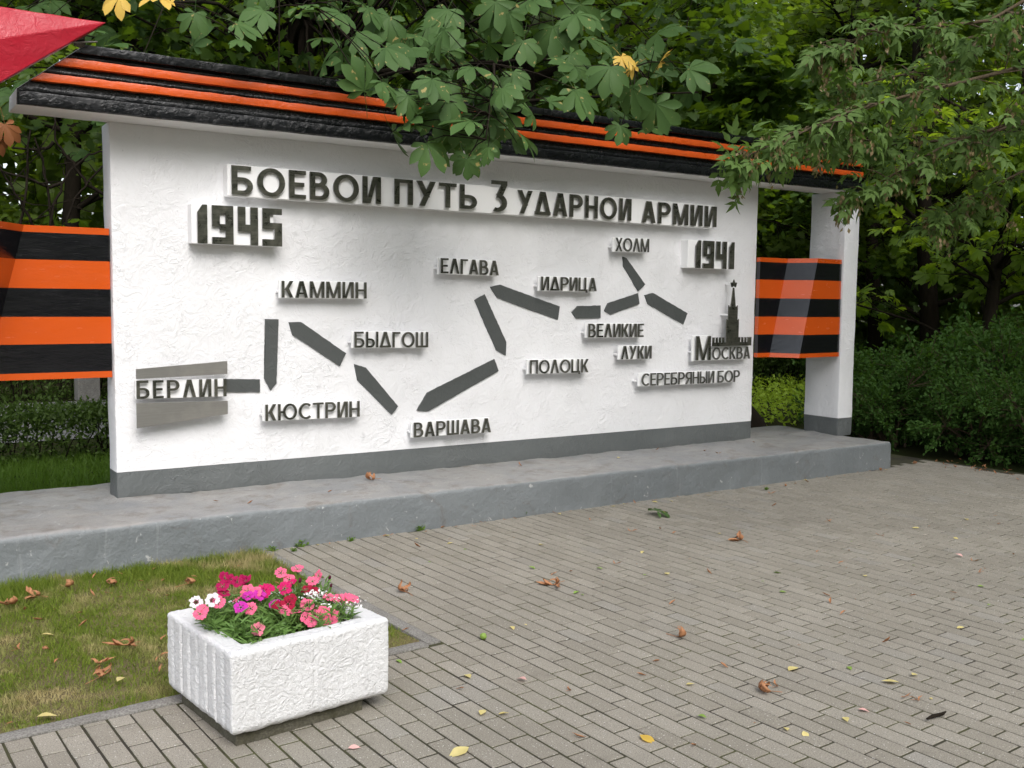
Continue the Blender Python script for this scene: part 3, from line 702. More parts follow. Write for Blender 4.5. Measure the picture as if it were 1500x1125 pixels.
def moscow():
    o = tag(empty('raised_inscription', (5.74, 0, 1.12)), 'raised letters МОСКВА on a white board below a dark fortress tower silhouette', 'inscription', 'raised place names on the white wall')
    board(o, 5.352, 5.572, 1.112, 1.362, -.072, -.052); board(o, 5.573, 6.125, 1.112, 1.255, -.072, -.052)
    letters(o, 'М', 5.375, 5.572, 1.120, 1.357, -.104, .012, .13, .12); letters(o, 'ОСКВА', 5.597, 6.124, 1.121, 1.243, -.104, .012, .115, .115, .14)
    pins(o, [(5.37, 1.2), (6.08, 1.2)], -.053)
    t = tag(empty('tower_silhouette', (5.85, 0, 1.255)), 'dark fortress tower silhouette with star and battlements above МОСКВА', 'emblem')
    bm = bmesh.new(); q = lambda P: [(x - 5.85, z - 1.255) for x, z in P]; y0, y1 = -.118, -.106; k = 0
    def add(P):
        nonlocal k
        k += 1; prism_xz(bm, q(P), y0 - .0003 * (k % 6), y1 + .0003 * (k % 5))
    add([(5.582, 1.255), (6.12, 1.255), (6.12, 1.291), (5.582, 1.291)])
    for xs in (5.584, 5.628, 5.672, 5.716, 5.940, 5.984, 6.028, 6.072, 6.098):
        wz = .022
        if xs > 6.09: continue
        add([(xs, 1.291), (xs + wz, 1.291), (xs + wz, 1.331), (xs, 1.331)]); add([(xs, 1.331), (xs + wz * .4, 1.331), (xs, 1.343)]); add([(xs + wz * .6, 1.331), (xs + wz, 1.331), (xs + wz, 1.343)])
    add([(6.098, 1.291), (6.12, 1.291), (6.12, 1.343), (6.098, 1.331)])
    add([(5.768, 1.291), (5.934, 1.291), (5.934, 1.50), (5.768, 1.50)])
    add([(5.790, 1.50), (5.912, 1.50), (5.912, 1.640), (5.790, 1.640)])
    for a, b in ((5.768, 5.786), (5.916, 5.934)): add([(a, 1.50), (b, 1.50), ((a if a < 5.85 else b), 1.522)])
    for a, b in ((5.790, 5.806), (5.896, 5.912)): add([(a, 1.64), (b, 1.64), ((a if a < 5.85 else b), 1.660)])
    add([(5.818, 1.64), (5.884, 1.64), (5.856, 1.835), (5.846, 1.835)])
    bm_obj('tower', bm, MAT['letter'], t)
    bm = bmesh.new(); P = []
    for i in range(10):
        a = math.radians(90 + 36 * i); r = .042 if i % 2 == 0 else .018; P.append((.001 + r * math.cos(a), .617 + r * math.sin(a)))
    prism_xz(bm, P, -.1205, -.106); bmesh.ops.triangulate(bm, faces=[f for f in bm.faces if len(f.verts) > 4]); bm_obj('star', bm, MAT['letter'], t)
    pins(t, [(5.852, 1.873), (5.80, 1.565)], -.107)
moscow()
def serebryany():
    o = tag(empty('raised_inscription', (5.34, 0, .894)), 'raised dark letters spelling СЕРЕБРЯНЫЙ БОР on a long white board at lower right', 'inscription', 'raised place names on the white wall')
    board(o, 4.672, 5.96, .888, 1.016, -.072, -.052, -.006)
    letters(o, 'СЕРЕБРЯНЫЙ', 4.692, 5.630, .895, 1.013, -.104, .012, .11, .115, .14, -.004); letters(o, 'БОР', 5.682, 5.985, .891, 1.009, -.104, .012, .11, .115, .14, -.002)
    pins(o, [(4.662, .94), (5.9, .94)], -.053)
serebryany()

# ------------------------------------------------------------------ planter and flowers
PL_RZ = math.radians(6.2); PL_O = (-.392, -3.711)                       # front left top corner
def pxy(a, b): c, s = math.cos(PL_RZ), math.sin(PL_RZ); return (PL_O[0] + a * c - b * s, PL_O[1] + a * s + b * c)
def planter():
    Wd, Dp, z0, z1, rim = .690, .635, .052, .38, .080; cx, cy = pxy(Wd / 2, Dp / 2)
    t = tag(empty('concrete_planter', (cx, cy, 0), PL_RZ), 'rough white rendered concrete planter box on the paving at lower left', 'planter')
    a, b = Wd / 2, Dp / 2; rad = .011
    def ring(d):                                                    # rounded rectangle, inset by d
        A, B, r = a - d, b - d, max(.006, rad - d); P = []; st = .008
        for cx_, cy_, a0, p0, p1 in ((A - r, -B + r, -90, (-A + r, -B), (A - r, -B)), (A - r, B - r, 0, (A, -B + r), (A, B - r)), (-A + r, B - r, 90, (A - r, B), (-A + r, B)), (-A + r, -B + r, 180, (-A, B - r), (-A, -B + r))):
            n = int((2 * a if a0 in (-90, 90) else 2 * b) / st)
            for i in range(n): P.append((p0[0] + (p1[0] - p0[0]) * i / n, p0[1] + (p1[1] - p0[1]) * i / n))
            for i in range(4): an = math.radians(a0 + 90 * i / 4); P.append((cx_ + r * math.cos(an), cy_ + r * math.sin(an)))
        return P
    prof = [(.05, z0 + .002), (.034, z0)]
    prof += [(.034 * (1 - math.sin(math.radians(t_))) , z0 + .034 * (1 - math.cos(math.radians(t_)))) for t_ in (20, 40, 60, 80)]
    nz = int((z1 - z0 - .05) / .008); prof += [(0, z0 + .036 + (z1 - z0 - .05) * i / nz) for i in range(nz + 1)]
    prof += [(.004, z1 - .006), (.010, z1 - .001)] + [(.016 + (rim - .022) * i / 7, z1) for i in range(8)] + [(rim, z1 - .004), (rim + .004, z1 - .012)] + [(rim + .006, z1 - .012 - .06 * i / 4) for i in range(1, 5)]
    bm = bmesh.new(); rows = [[bm.verts.new((x, y, z)) for x, y in ring(d)] for d, z in prof]; n = len(rows[0])
    for r0, r1 in zip(rows[:-1], rows[1:]):
        for i in range(n): bm.faces.new((r0[i], r0[(i + 1) % n], r1[(i + 1) % n], r1[i]))
    bm.normal_update()
    if sum(f.normal.z for f in bm.faces if f.calc_center_median().z > z1 - .001) < 0: bmesh.ops.reverse_faces(bm, faces=bm.faces[:])
    bm.normal_update(); mv = []
    for v in bm.verts:                                              # ribs and trowelled render
        nn = v.normal.copy(); c = v.co.copy(); side = abs(nn.z) < .6 and (abs(c.x) > a - .04 or abs(c.y) > b - .04)
        q = c * 76; h = noise.noise(q + Vector((noise.noise(q * .5) * 2.5, noise.noise(q * .6 + Vector((9, 2, 5))) * 2, noise.noise(q * .5 + Vector((5, 5, 5))) * 2.5))); h2 = noise.noise(c * 95)
        if side:
            s = c.x if abs(nn.y) > abs(nn.x) else c.y; fr = abs(((s / .083) % 1) - .5) * 2; fade = min(1, (z1 - c.z) / .03)
            groove = (-.011 * max(0, 1 - abs(1 - fr - .16) * 7) + .003 * max(0, 1 - (1 - fr) * 10)) if abs(nn.x) > abs(nn.y) else -.0032 * max(0, 1 - (1 - fr) * 12)
            mv.append((v, nn * (groove * fade + .0022 * max(-.4, h) + .0016 * h2 + .003 * noise.noise(c * 7))))
        else: mv.append((v, nn * (.0016 * h + .001 * h2 + .002 * noise.noise(c * 9))))
        if c.z < z0 + .01: mv[-1] = (v, mv[-1][1] + Vector((0, 0, .005 * noise.noise(c * 22))))
    for v, d in mv: v.co += d
    bm_obj('box', bm, MAT['planter'], t, smooth=75)
    bm = bmesh.new(); box(bm, -a + .035, a - .10, -b + .045, b - .06, -.004, z0 + .012); slices(bm, 0, frange(-a, a, .03)); slices(bm, 1, frange(-b, b, .03)); bevel(bm, .006, 2); rough(bm, .003, 25)
    bm_obj('base_slab', bm, MAT['slab'], t, smooth=50)
    bm = bmesh.new(); bmesh.ops.create_grid(bm, x_segments=20, y_segments=20, size=1)
    for v in bm.verts: v.co = Vector((v.co.x * (a - rim + .002), v.co.y * (b - rim + .002), .335 + .02 * noise.noise(v.co * 5)))
    bm_obj('soil', bm, MAT['pot_soil'], t, smooth=80)
planter()

def bloom_mesh(kind, seed):
    r = np.random.default_rng(seed); V = []; F = []
    if kind == 'bud':
        v, f = tube([(0, 0, -.6), (0, 0, -.1), (0, 0, .5), (.05, 0, .75)], [.12, .38, .34, .05], 8); return np_mesh('bud', v, f, True)
    np_ = 5
    for p in range(np_):
        a0 = 2 * math.pi * p / np_ + r.uniform(-.1, .1); n = 9; half = .68; base = len(V); cup = r.uniform(.05, .5)
        for rr in (.12, .42, .72, 1.0):
            for i in range(n):
                s = (i / (n - 1) * 2 - 1); wd = half * (.35 + .65 * min(1, rr * 1.3)); an = a0 + s * wd
                R = rr * (1 - .26 * s ** 4 * (rr > .5)) * (1 + (r.uniform(-.13, .07) if rr == 1.0 else 0))
                V.append((R * math.cos(an), R * math.sin(an), .30 - .28 * (1 - rr) ** 2 + cup * rr * rr * .5 - .22 * rr * rr + .05 * math.sin(s * 6 + p) * rr + p * .012))
        for j in range(3):
            for i in range(n - 1): q = base + j * n + i; F.append((q, q + 1, q + n + 1, q + n))
    me = np_mesh(kind, np.array(V), np.array(F), True)
    return me
def calyx(P, X):
    return tube([P - X * .030, P - X * .016, P + X * .004], [.0022, .0048, .0055], 6)
BLOOM={'crimson' : [[-0.264, -3.235, 0.531], [-0.24, -3.244, 0.524], [-0.219, -3.261, 0.515], [-0.291, -3.295, 0.513], [-0.178, -3.254, 0.511]] ,'magenta' : [[-0.104, -3.308, 0.48], [-0.032, -3.308, 0.47], [0.015, -3.27, 0.477], [-0.13, -3.327, 0.478]] ,'purple' : [[-0.208, -3.365, 0.477], [-0.264, -3.441, 0.461], [-0.158, -3.352, 0.473]] ,'coral_left' : [[-0.195, -3.327, 0.488], [-0.169, -3.339, 0.479], [-0.247, -3.377, 0.478], [-0.226, -3.447, 0.452], [-0.419, -3.453, 0.482], [-0.339, -3.403, 0.485]] ,'coral_back' : [[-0.008, -3.2, 0.507], [0.067, -3.2, 0.513], [0.161, -3.216, 0.476]] ,'coral_mid' : [[-0.051, -3.479, 0.413], [0.023, -3.422, 0.42], [-0.093, -3.466, 0.424], [-0.004, -3.536, 0.387], [-0.019, -3.517, 0.396]] ,'coral_right' : [[0.092, -3.479, 0.389], [0.138, -3.371, 0.42], [0.185, -3.377, 0.41], [0.224, -3.384, 0.402], [0.072, -3.542, 0.372], [0.109, -3.485, 0.384]] ,'red' : [[0.066, -3.314, 0.452], [-0.036, -3.39, 0.441], [-0.058, -3.415, 0.435]] ,'bud' : [[0.204, -3.232, 0.464], [0.186, -3.289, 0.444], [0.058, -3.253, 0.477]] ,'eye' : [[-0.429, -3.403, 0.499], [-0.361, -3.39, 0.492]] ,'pale' : [[-0.243, -3.58, 0.411]] ,'white' : [[0.088, -3.352, 0.435], [0.254, -3.403, 0.39], [0.194, -3.413, 0.396], [0.102, -3.415, 0.41], [0.066, -3.346, 0.44], [0.105, -3.371, 0.425], [0.108, -3.333, 0.439]] ,}
BL_LABEL = {
 'crimson': ('cluster of crimson pinks standing tallest at the back left of the planter'), 'magenta': ('magenta pinks in the middle of the planter behind the purple ones'),
 'purple': ('purple pinks among coral ones at the left of the planter'), 'coral_left': ('coral pink flowers nearest the left rim of the planter'),
 'coral_back': ('coral pink flowers rising above the others at the back of the planter'), 'coral_mid': ('big coral pink blooms at the front middle of the planter'),
 'coral_right': ('coral pink flowers beside white alyssum at the right of the planter'), 'red': ('dark red pinks in the centre of the planter'),
 'bud': ('tall stems with closed dark purple buds at the back right of the planter'), 'eye': ('white pinks with a purple eye at the left rim of the planter'),
 'pale': ('single pale pink bloom low at the front rim of the planter'), 'white': ('low clump of tiny white alyssum flowers at the right of the planter')}
BM = {}
def bloom_of(kind, k):
    mk = {'coral_left': 'coral', 'coral_back': 'coral', 'coral_mid': 'coral', 'coral_right': 'coral'}.get(kind, kind); key = (mk, k)
    if key not in BM:
        BM[key] = bloom_mesh(mk, k + len(mk) * 7); BM[key].materials.append(PET[mk])
    return BM[key]
def flowers():
    rg = np.random.default_rng(21)
    for kind, pts in BLOOM.items():
        pts = [np.array(p) for p in pts]
        if kind not in ('white', 'eye', 'pale', 'bud'): pts += [pts[i] + rg.normal(0, 1, 3) * [.035, .022, .016] - [0, 0, .012] for i in range(len(pts)) if rg.random() < .55]
        pts = list(pts); c = np.mean(pts, 0)
        a, b = [(c[0] - PL_O[0]) * math.cos(PL_RZ) + (c[1] - PL_O[1]) * math.sin(PL_RZ), -(c[0] - PL_O[0]) * math.sin(PL_RZ) + (c[1] - PL_O[1]) * math.cos(PL_RZ)]
        a = min(max(a, .10), .55); b = min(max(b + .04, .11), .48); bx, by = pxy(a, b); base = np.array([bx, by, .335])
        o = tag(empty('flowering_plant', tuple(base)), BL_LABEL[kind], 'flower', 'flowers in the white planter')
        parts = []; nst = 22 if kind != 'white' else 30
        ext = max(.05, max(np.linalg.norm((p - c)[:2]) for p in pts) * .9)
        stems = [(p, True) for p in pts] + [(np.array([bx + rg.normal(0, ext), by + rg.normal(0, ext * .8), rg.uniform(.375, .47) if kind != 'white' else rg.uniform(.36, .42)]), False) for _ in range(nst)]
        LP, LX, LS = [], [], []
        for p, fl in stems:
            aa = (p[0] - PL_O[0]) * math.cos(PL_RZ) + (p[1] - PL_O[1]) * math.sin(PL_RZ); bb = -(p[0] - PL_O[0]) * math.sin(PL_RZ) + (p[1] - PL_O[1]) * math.cos(PL_RZ)
            ra, rb = min(max(aa + rg.normal(0, .02), .09), .57), min(max(bb + rg.normal(0, .02), .09), .50); rx, ry = pxy(ra, rb)
            if not fl:
                p = np.array([*pxy(min(max(aa, .06), .60), min(max(bb, .06), .53)), p[2]])
            root = np.array([rx, ry, .330]); d = p - root; pl = np.stack([root, root + d * .5 + rg.normal(0, .006, 3), p - np.array([0, 0, .008])])
            v, f = tube(pl - base, [.0022, .0018, .0015], 4); parts.append((v, f))
            for k in range(12 if not fl else 7):
                s = rg.uniform(.02, .95 if not fl else .7); q = root + d * s; an = rg.uniform(0, 6.28); LP.append(q - base); LX.append((math.cos(an), math.sin(an), rg.uniform(.1, 1.1))); LS.append(rg.uniform(.045, .085) * (1 - .35 * s) * (.6 if kind == 'white' else 1))
        LP, LX, LS = np.array(LP), np.array(LX), np.array(LS)
        st = strip(np.array([0, .3, .65, 1.0]), np.array([.05, .085, .07, 0]), .35, .3)
        lv, lf = scatter([st], LP, LX, rdir(len(LP), rg, .6, .5), LS, rg)
        cal = []
        camd = np.array(CAM)
        for i, p in enumerate(pts):
            if kind == 'white':
                continue
            tc = camd - p; tc /= np.linalg.norm(tc); nd = tc * .55 + np.array([0, 0, .55]) + rg.normal(0, .28, 3); nd /= np.linalg.norm(nd)
            if kind == 'eye': nd = tc * .8 + np.array([0, 0, .45]); nd /= np.linalg.norm(nd)
            if kind == 'bud': nd = np.array([.15, -.1, 1])
            b_ = bpy.data.objects.new('bloom', bloom_of(kind, i % 4)); COL.objects.link(b_); b_.parent = o; b_.location = p - base
            q = Vector(nd).to_track_quat('Z', 'Y'); b_.rotation_mode = 'QUATERNION'; b_.rotation_quaternion = q @ Matrix.Rotation(rg.uniform(0, 6), 3, 'Z').to_quaternion()
            s = rg.uniform(.025, .032) * (.62 if kind == 'bud' else 1) * (1.15 if i == 0 and kind == 'coral_mid' else 1); b_.scale = (s, s, s)
            cal.append(calyx(p - base, Vector(nd).normalized() and np.array(Vector(nd).normalized())))
        v, f = merge(parts + [(lv, lf)] + cal)
        link('foliage', np_mesh('foliage', v, f), MAT['grey_leaf' if kind == 'white' else 'flower_leaf'], o)
        if kind == 'white':
            for i, p in enumerate(pts):
                N = 34; P = p + rg.normal(0, 1, (N, 3)) * [.022, .022, .009] - base; fv, ff = scatter([bloom_flat()], P, rdir(N, rg, 0, 1), rdir(N, rg, 1.2, .5), rg.uniform(.004, .0075, N), rg)
                link('bloom', np_mesh('bloom', fv, ff), MAT['alyssum'], o)
def bloom_flat():
    V = [(0, 0, 0)]; F = []
    for i in range(8):
        a = math.pi * i / 4; r = 1 if i % 2 else .55; V.append((r * math.cos(a), r * math.sin(a), .15))
    for i in range(8): F.append((0, 1 + i, 1 + (i + 1) % 8))
    return np.array(V, float), np.array(F)
MAT['alyssum'] = m_leaf('alyssum_white', (.78, .78, .76), (.85, .85, .84), (.6, .6, .55), .2, .6)
flowers()

# ------------------------------------------------------------------ trees
def tree_mesh(rg, h, r0, lean, clumps, tmpl, size, nleaf, sprays=26, droop=.25, flare=1.35):
    """tapered trunk with a limb to every clump; leaves hang in flat sprays round twig tips"""
    n = 9; P = np.zeros((n, 3)); P[:, 2] = np.linspace(0, h, n); P[:, 0] = lean[0] * (P[:, 2] / h) ** 1.4 + np.cumsum(rg.normal(0, .03, n)); P[:, 1] = lean[1] * (P[:, 2] / h) ** 1.4 + np.cumsum(rg.normal(0, .03, n)); P[0, :2] = 0
    R = r0 * np.linspace(1, .25, n); R[0] *= flare; wood = [tube(P, R, 10)]; LP, LX, LZ = [], [], []
    for c, cr in clumps:
        c = np.array(c, float); z0 = max(.12 * h, min(c[2] - .25 * np.linalg.norm(c[:2]) - .3, h * .97)); k = z0 / h * (n - 1); i = int(min(k, n - 2)); a = P[i] + (P[i + 1] - P[i]) * (k - i)
        lb = wob(a, c, 7, .05, rg, .06); wood.append(tube(lb, np.linspace(r0 * .3, .014, 7), 6))
        for s in range(sprays):
            d = rdir(1, rg)[0] * np.array([1, 1, .75]); tip = c + d * cr * rg.uniform(.45, 1.05); st = lb[rg.integers(3, 7)]; tw = wob(st, tip, 4, .03, rg, .02); wood.append(tube(tw, [.010, .008, .005, .003], 4))
            m = max(3, int(nleaf / (len(clumps) * sprays))); out = tip - c; out[2] *= .3; out /= np.linalg.norm(out) + 1e-6
            for q in range(m):
                t = rg.uniform(.35, 1.05); p = tw[2] + (tip - tw[2]) * t + rg.normal(0, 1, 3) * cr * np.array([.22, .22, .07]); LP.append(p); x = out + rg.normal(0, .7, 3); x[2] -= droop; LX.append(x); LZ.append(np.array([0, 0, 1]) + rg.normal(0, .45, 3))
    LP, LX, LZ = np.array(LP), np.array(LX), np.array(LZ); lv, lf = scatter(tmpl, LP, LX, LZ, size * rg.uniform(.6, 1.25, len(LP)), rg)
    wv, wf = merge(wood); return wv, wf, lv, lf
def add_tree(name, label, cat, loc, me, mats, rz=0, sc=1, group=None, bend=None):
    o = tag(empty(name, loc, rz), label, cat, group); o.scale = (sc, sc, sc)
    link('trunk', me[0], mats[0], o); link('crown', me[1], mats[1], o); return o
def clumps_of(rg, n, rx, z0, z1, r0=.7, r1=1.3):
    out = []
    for i in range(n):
        a = rg.uniform(0, 6.28); q = math.sqrt(rg.uniform(.05, 1)); z = rg.uniform(z0, z1); f = 1 - .45 * abs((z - z0) / (z1 - z0) - .35); out.append(((rx * q * f * math.cos(a), rx * q * f * math.sin(a), z), rg.uniform(r0, r1)))
    return out
PROT = []
for s in range(4):
    rg = np.random.default_rng(100 + s); h = [8.5, 9.5, 7.5, 10][s]
    wv, wf, lv, lf = tree_mesh(rg, h, [.17, .2, .14, .22][s], rg.normal(0, .4, 2), clumps_of(rg, 24, 2.6, 1.6, h), MAPLE, .135, 9000, 24)
    a, b = np_mesh('trunk', wv, wf, True), np_mesh('crown', lv, lf); PROT.append((a, b))
NEAR = [(1.42, 3.9, 0, .4, 'forked maple with black trunk behind the left end of the striped beam'), (4.6, 4.6, 1, 2.2, 'dark leafy maple right behind the middle of the white wall'),
        (11.3, 7.6, 2, 1.0, 'slender maple behind the gap between wall and pillar'), (5.7, 3.2, 3, 3.1, 'low branched maple behind the right end of the white wall'), (15.6, 4.2, 1, 4.4, 'dark trunked maple rising out of the shrubs at right')]
for x, y, p, rz, lab in NEAR: add_tree('maple_tree', lab, 'tree', (x, y, -.05), PROT[p], (MAT['bark'], MAT['maple']), rz, 1, 'maples behind the memorial')
FAR = [(-1.6, 12.5), (2.0, 14.0), (5.5, 10.5), (9.0, 13.5), (12.0, 8.5), (15.5, 12.0), (17.0, 6.5), (20.5, 10.0), (20, 2.5), (13, 17), (6.5, 18), (24, 15), (25.5, 6), (0, 19), (17, -.5), (18.5, 20)]
PF = [(m[0].copy(), m[1].copy()) for m in PROT]
for a, b in PF: a.materials.clear(); b.materials.clear()
for i, (x, y) in enumerate(FAR):
    add_tree('woodland_tree', 'tall leafy woodland tree standing well behind the memorial', 'tree', (x, y, -.05), PF[i % 4], (MAT['bark'], MAT['maple_far']), i * 1.3, .95 + .12 * (i % 4), 'woodland trees behind the memorial')
def far_wood():
    rg = np.random.default_rng(55); N = 150000; a = rg.uniform(math.radians(-35), math.radians(215), N); d = rg.uniform(24, 36, N); z = (13 + 3 * (a > 1.1)) * rg.random(N) ** 1.15
    P = np.stack([CAM[0] + d * np.sin(a), CAM[1] + d * np.cos(a), z], 1)
    keep = np.array([noise.noise(Vector(p) * .35) + .5 * noise.noise(Vector(p) * .9) for p in P]) > -.38; P = P[keep]; N = len(P)
    v, f = scatter(QUAD, P, rdir(N, rg, -.1), rdir(N, rg, .8), rg.uniform(.4, .8, N), rg)
    tag(link('far_wood', np_mesh('far_wood', v, f), MAT['maple_far']), kind='stuff')
far_wood()

PAV= [('b', 2.081, -0.893), ('b', 1.689, -1.321), ('y', 1.924, -1.349), ('y', 2.41, -1.701), ('b', 3.194, -1.268), ('b', 3.229, -1.712), ('b', 3.475, -1.748), ('b', 3.442, -1.914), ('y', 2.916, -2.202), ('b', 2.188, -2.342), ('b', 2.029, -2.368), ('g', 2.032, -2.192), ('g', 2.375, -2.381), ('b', 2.55, -2.358), ('y', 2.658, -2.736), ('b', 2.256, -3.189), ('B', 1.919, -3.628), ('b', 1.581, -3.815), ('b', 1.439, -3.937), ('g', 1.966, -2.741), ('y', 1.287, -3.05), ('b', 0.796, -2.506), ('b', 0.776, -2.811), ('g', 0.56, -3.173), ('y', 0.744, -3.5), ('p', 0.915, -3.67), ('b', 0.626, -3.62), ('b', 1.04, -3.902), ('y', 0.566, -3.921), ('y', 0.628, -3.955), ('Y', 0.368, -4.158), ('b', 0.809, -4.308), ('o', 0.99, -4.414), ('p', -0.013, -3.908), ('B', 1.104, -2.216), ('B', 1.923, -2.551), ('b', 4.78, -2.253), ('y', 3.744, -2.102), ('B', 3.726, -2.311), ('b', 3.918, -2.839), ('b', 4.727, -2.746), ('y', 5.174, -2.757), ('b', 5.297, -2.741), ('b', 5.84, -2.972), ('y', 5.129, -3.068), ('y', 5.806, -2.737), ('b', 5.032, -3.579), ('b', 4.163, -2.899), ('b', 3.801, -3.112), ('b', 2.914, -2.861), ('g', 3.272, -3.034), ('y', 3.683, -3.404), ('b', 4.63, -3.531), ('p', 4.67, -3.432), ('b', 3.175, -3.556), ('b', 2.923, -3.821), ('b', 3.049, -3.658), ('b', 3.571, -3.796), ('b', 3.868, -3.908), ('b', 3.721, -3.966), ('g', 4.129, -3.919), ('b', 4.398, -3.715), ('g', 2.972, -3.352), ('y', 3.264, -4.297), ('b', 2.743, -4.223), ('Y', 2.033, -4.245), ('g', 2.308, -4.358), ('Y', 2.335, -4.613), ('y', 2.498, -4.586), ('b', 1.824, -4.069), ('b', 1.848, -4.349), ('B', 1.748, -4.368), ('y', 1.826, -4.721), ('p', 1.936, -4.703), ('b', 2.227, -4.719), ('b', 2.242, -4.781), ('b', 1.999, -4.912), ('y', 1.52, -4.689), ('y', 1.569, -4.727), ('b', 1.129, -4.584), ('y', 1.509, -4.123), ('g', 1.32, -4.392)]
LAWN= [('B', -0.717, -1.262), ('B', -0.536, -1.166), ('B', -0.295, -1.232), ('b', -0.196, -1.039), ('b', -0.372, -1.047), ('b', 0.185, -0.933), ('b', -0.543, -1.7), ('y', -0.787, -1.971), ('b', -0.8, -2.425), ('B', -0.469, -2.358), ('B', -0.659, -2.716), ('Y', -0.961, -3.034), ('b', -1.072, -3.04), ('b', -0.306, -2.365), ('b', -0.367, -2.583), ('b', -0.422, -2.783), ('B', 0.08, -1.46), ('b', -0.127, -1.252), ('b', 0.171, -1.33), ('B', -0.853, -1.349), ('y', -0.576, -2.776), ('b', -0.08, -1.625), ('b', -0.429, -1.437), ('b', -0.902, -2.146)]
PL= [[1.838, -0.24], [4.841, -0.143], [4.211, -0.351], [5.213, -0.401], [5.211, -0.593], [6.065, -0.252], [0.571, -0.448], [0.71, -0.637], [1.345, -0.529], [3.229, -0.259], [2.836, 0.128]]
EDGE= [[5.637, -1.041], [5.819, -0.988], [6.0, -1.011], [6.385, -0.896], [6.619, -0.854], [6.901, -0.879], [5.249, -1.228], [8.18, -0.875], [8.045, -1.202], [8.098, -1.472], [4.838, -1.601], [3.717, -2.265], [7.167, -0.939], [8.103, -1.087], [8.084, -1.369], [8.027, -1.662], [7.861, -0.848]]
WEED= [[0.993, -0.823], [1.574, -0.794], [2.883, -0.789], [0.905, -0.924], [1.358, -0.858], [1.919, -0.823], [0.788, -0.854], [5.366, -1.0]]
CHEST= [(1.852, -0.7, 3.441, 0.342), (1.446, -1.3, 3.101, 0.287), (1.757, -1.3, 3.14, 0.339), (1.914, -1.3, 3.056, 0.344), (2.116, -1.3, 3.276, 0.349), (2.311, -1.3, 3.149, 0.308), (2.038, -1.3, 2.889, 0.395), (2.399, -1.3, 2.879, 0.454), (2.643, -1.3, 2.966, 0.414), (1.81, -1.3, 2.744, 0.388), (1.722, -1.3, 2.856, 0.272), (2.133, -1.3, 2.608, 0.352), (2.068, -1.3, 2.561, 0.281), (2.227, -1.3, 2.653, 0.284), (2.6, -1.3, 3.056, 0.363), (2.881, -1.3, 3.156, 0.445), (3.255, -1.3, 3.378, 0.406), (3.455, -1.3, 3.253, 0.412), (3.641, -1.3, 3.142, 0.418), (3.889, -1.3, 3.252, 0.425), (3.462, -1.3, 2.985, 0.259), (3.18, -0.7, 3.789, 0.482), (3.331, -0.7, 3.885, 0.433), (2.732, -0.7, 3.807, 0.415), (2.651, -0.7, 3.895, 0.412), (1.808, -0.7, 3.709, 0.388), (1.527, -0.7, 3.525, 0.333), (1.425, -0.7, 3.671, 0.33), (1.648, -0.7, 3.754, 0.335), (2.283, -0.7, 3.834, 0.402), (2.045, -0.7, 3.637, 0.297), (4.337, -0.7, 3.93, 0.463), (3.914, -0.7, 4.086, 0.449), (0.685, -0.7, 3.486, 0.311), (1.044, -0.7, 3.556, 0.274), (1.303, -0.7, 3.492, 0.281), (0.42, -0.7, 3.516, 0.261), (0.656, -0.7, 3.338, 0.178), (4.385, -1.3, 3.169, 0.44), (4.062, -1.3, 3.241, 0.43), (4.04, -1.3, 3.464, 0.429), (3.587, -0.7, 3.78, 0.441), (2.86, -0.7, 3.623, 0.367), (2.198, -0.7, 3.528, 0.35), (0.879, -0.7, 3.604, 0.316), (1.141, -0.7, 3.67, 0.322), (3.512, -0.7, 4.036, 0.492), (2.982, -0.7, 3.975, 0.422), (1.595, -0.7, 3.395, 0.287), (4.62, -1.3, 3.101, 0.392), (3.007, -1.3, 3.038, 0.35), (1.605, -1.3, 3.02, 0.269), (2.471, -1.3, 2.697, 0.193), (1.888, -1.3, 2.941, 0.321), (2.52, -1.3, 3.316, 0.288)]
YEL= [(3.464, -1.2, 3.545), (3.857, -1.2, 3.552), (3.601, -1.2, 3.492), (-0.236, -1.2, 3.318), (0.142, -1.2, 3.396), (-0.024, -1.2, 3.342)]
ASHB=[ [[4.375, -4.318, 3.165], [3.733, -4.037, 2.946], [3.355, -3.798, 2.83], [2.988, -3.688, 2.714], [2.707, -3.517, 2.565], [2.443, -3.356, 2.434]], [[4.392, -4.283, 3.619], [3.744, -4.014, 3.243], [3.463, -3.832, 3.202], [3.095, -3.716, 3.135], [2.908, -3.603, 3.024]], [[4.56, -4.364, 2.73], [4.109, -3.945, 2.741], [3.775, -3.738, 2.599], [3.506, -3.579, 2.42], [3.337, -3.479, 2.3]], [[4.868, -4.235, 2.46], [4.36, -3.895, 2.494], [4.176, -3.669, 2.339], [3.997, -3.568, 2.172]], [[4.738, -4.042, 3.512], [4.327, -3.779, 3.426], [4.045, -3.622, 3.138], [3.77, -3.449, 3.054], [3.461, -3.253, 2.968]], [[4.715, -4.088, 2.904], [4.164, -3.745, 2.694], [3.789, -3.502, 2.649], [3.349, -3.208, 2.683], [3.211, -3.123, 2.621]]]
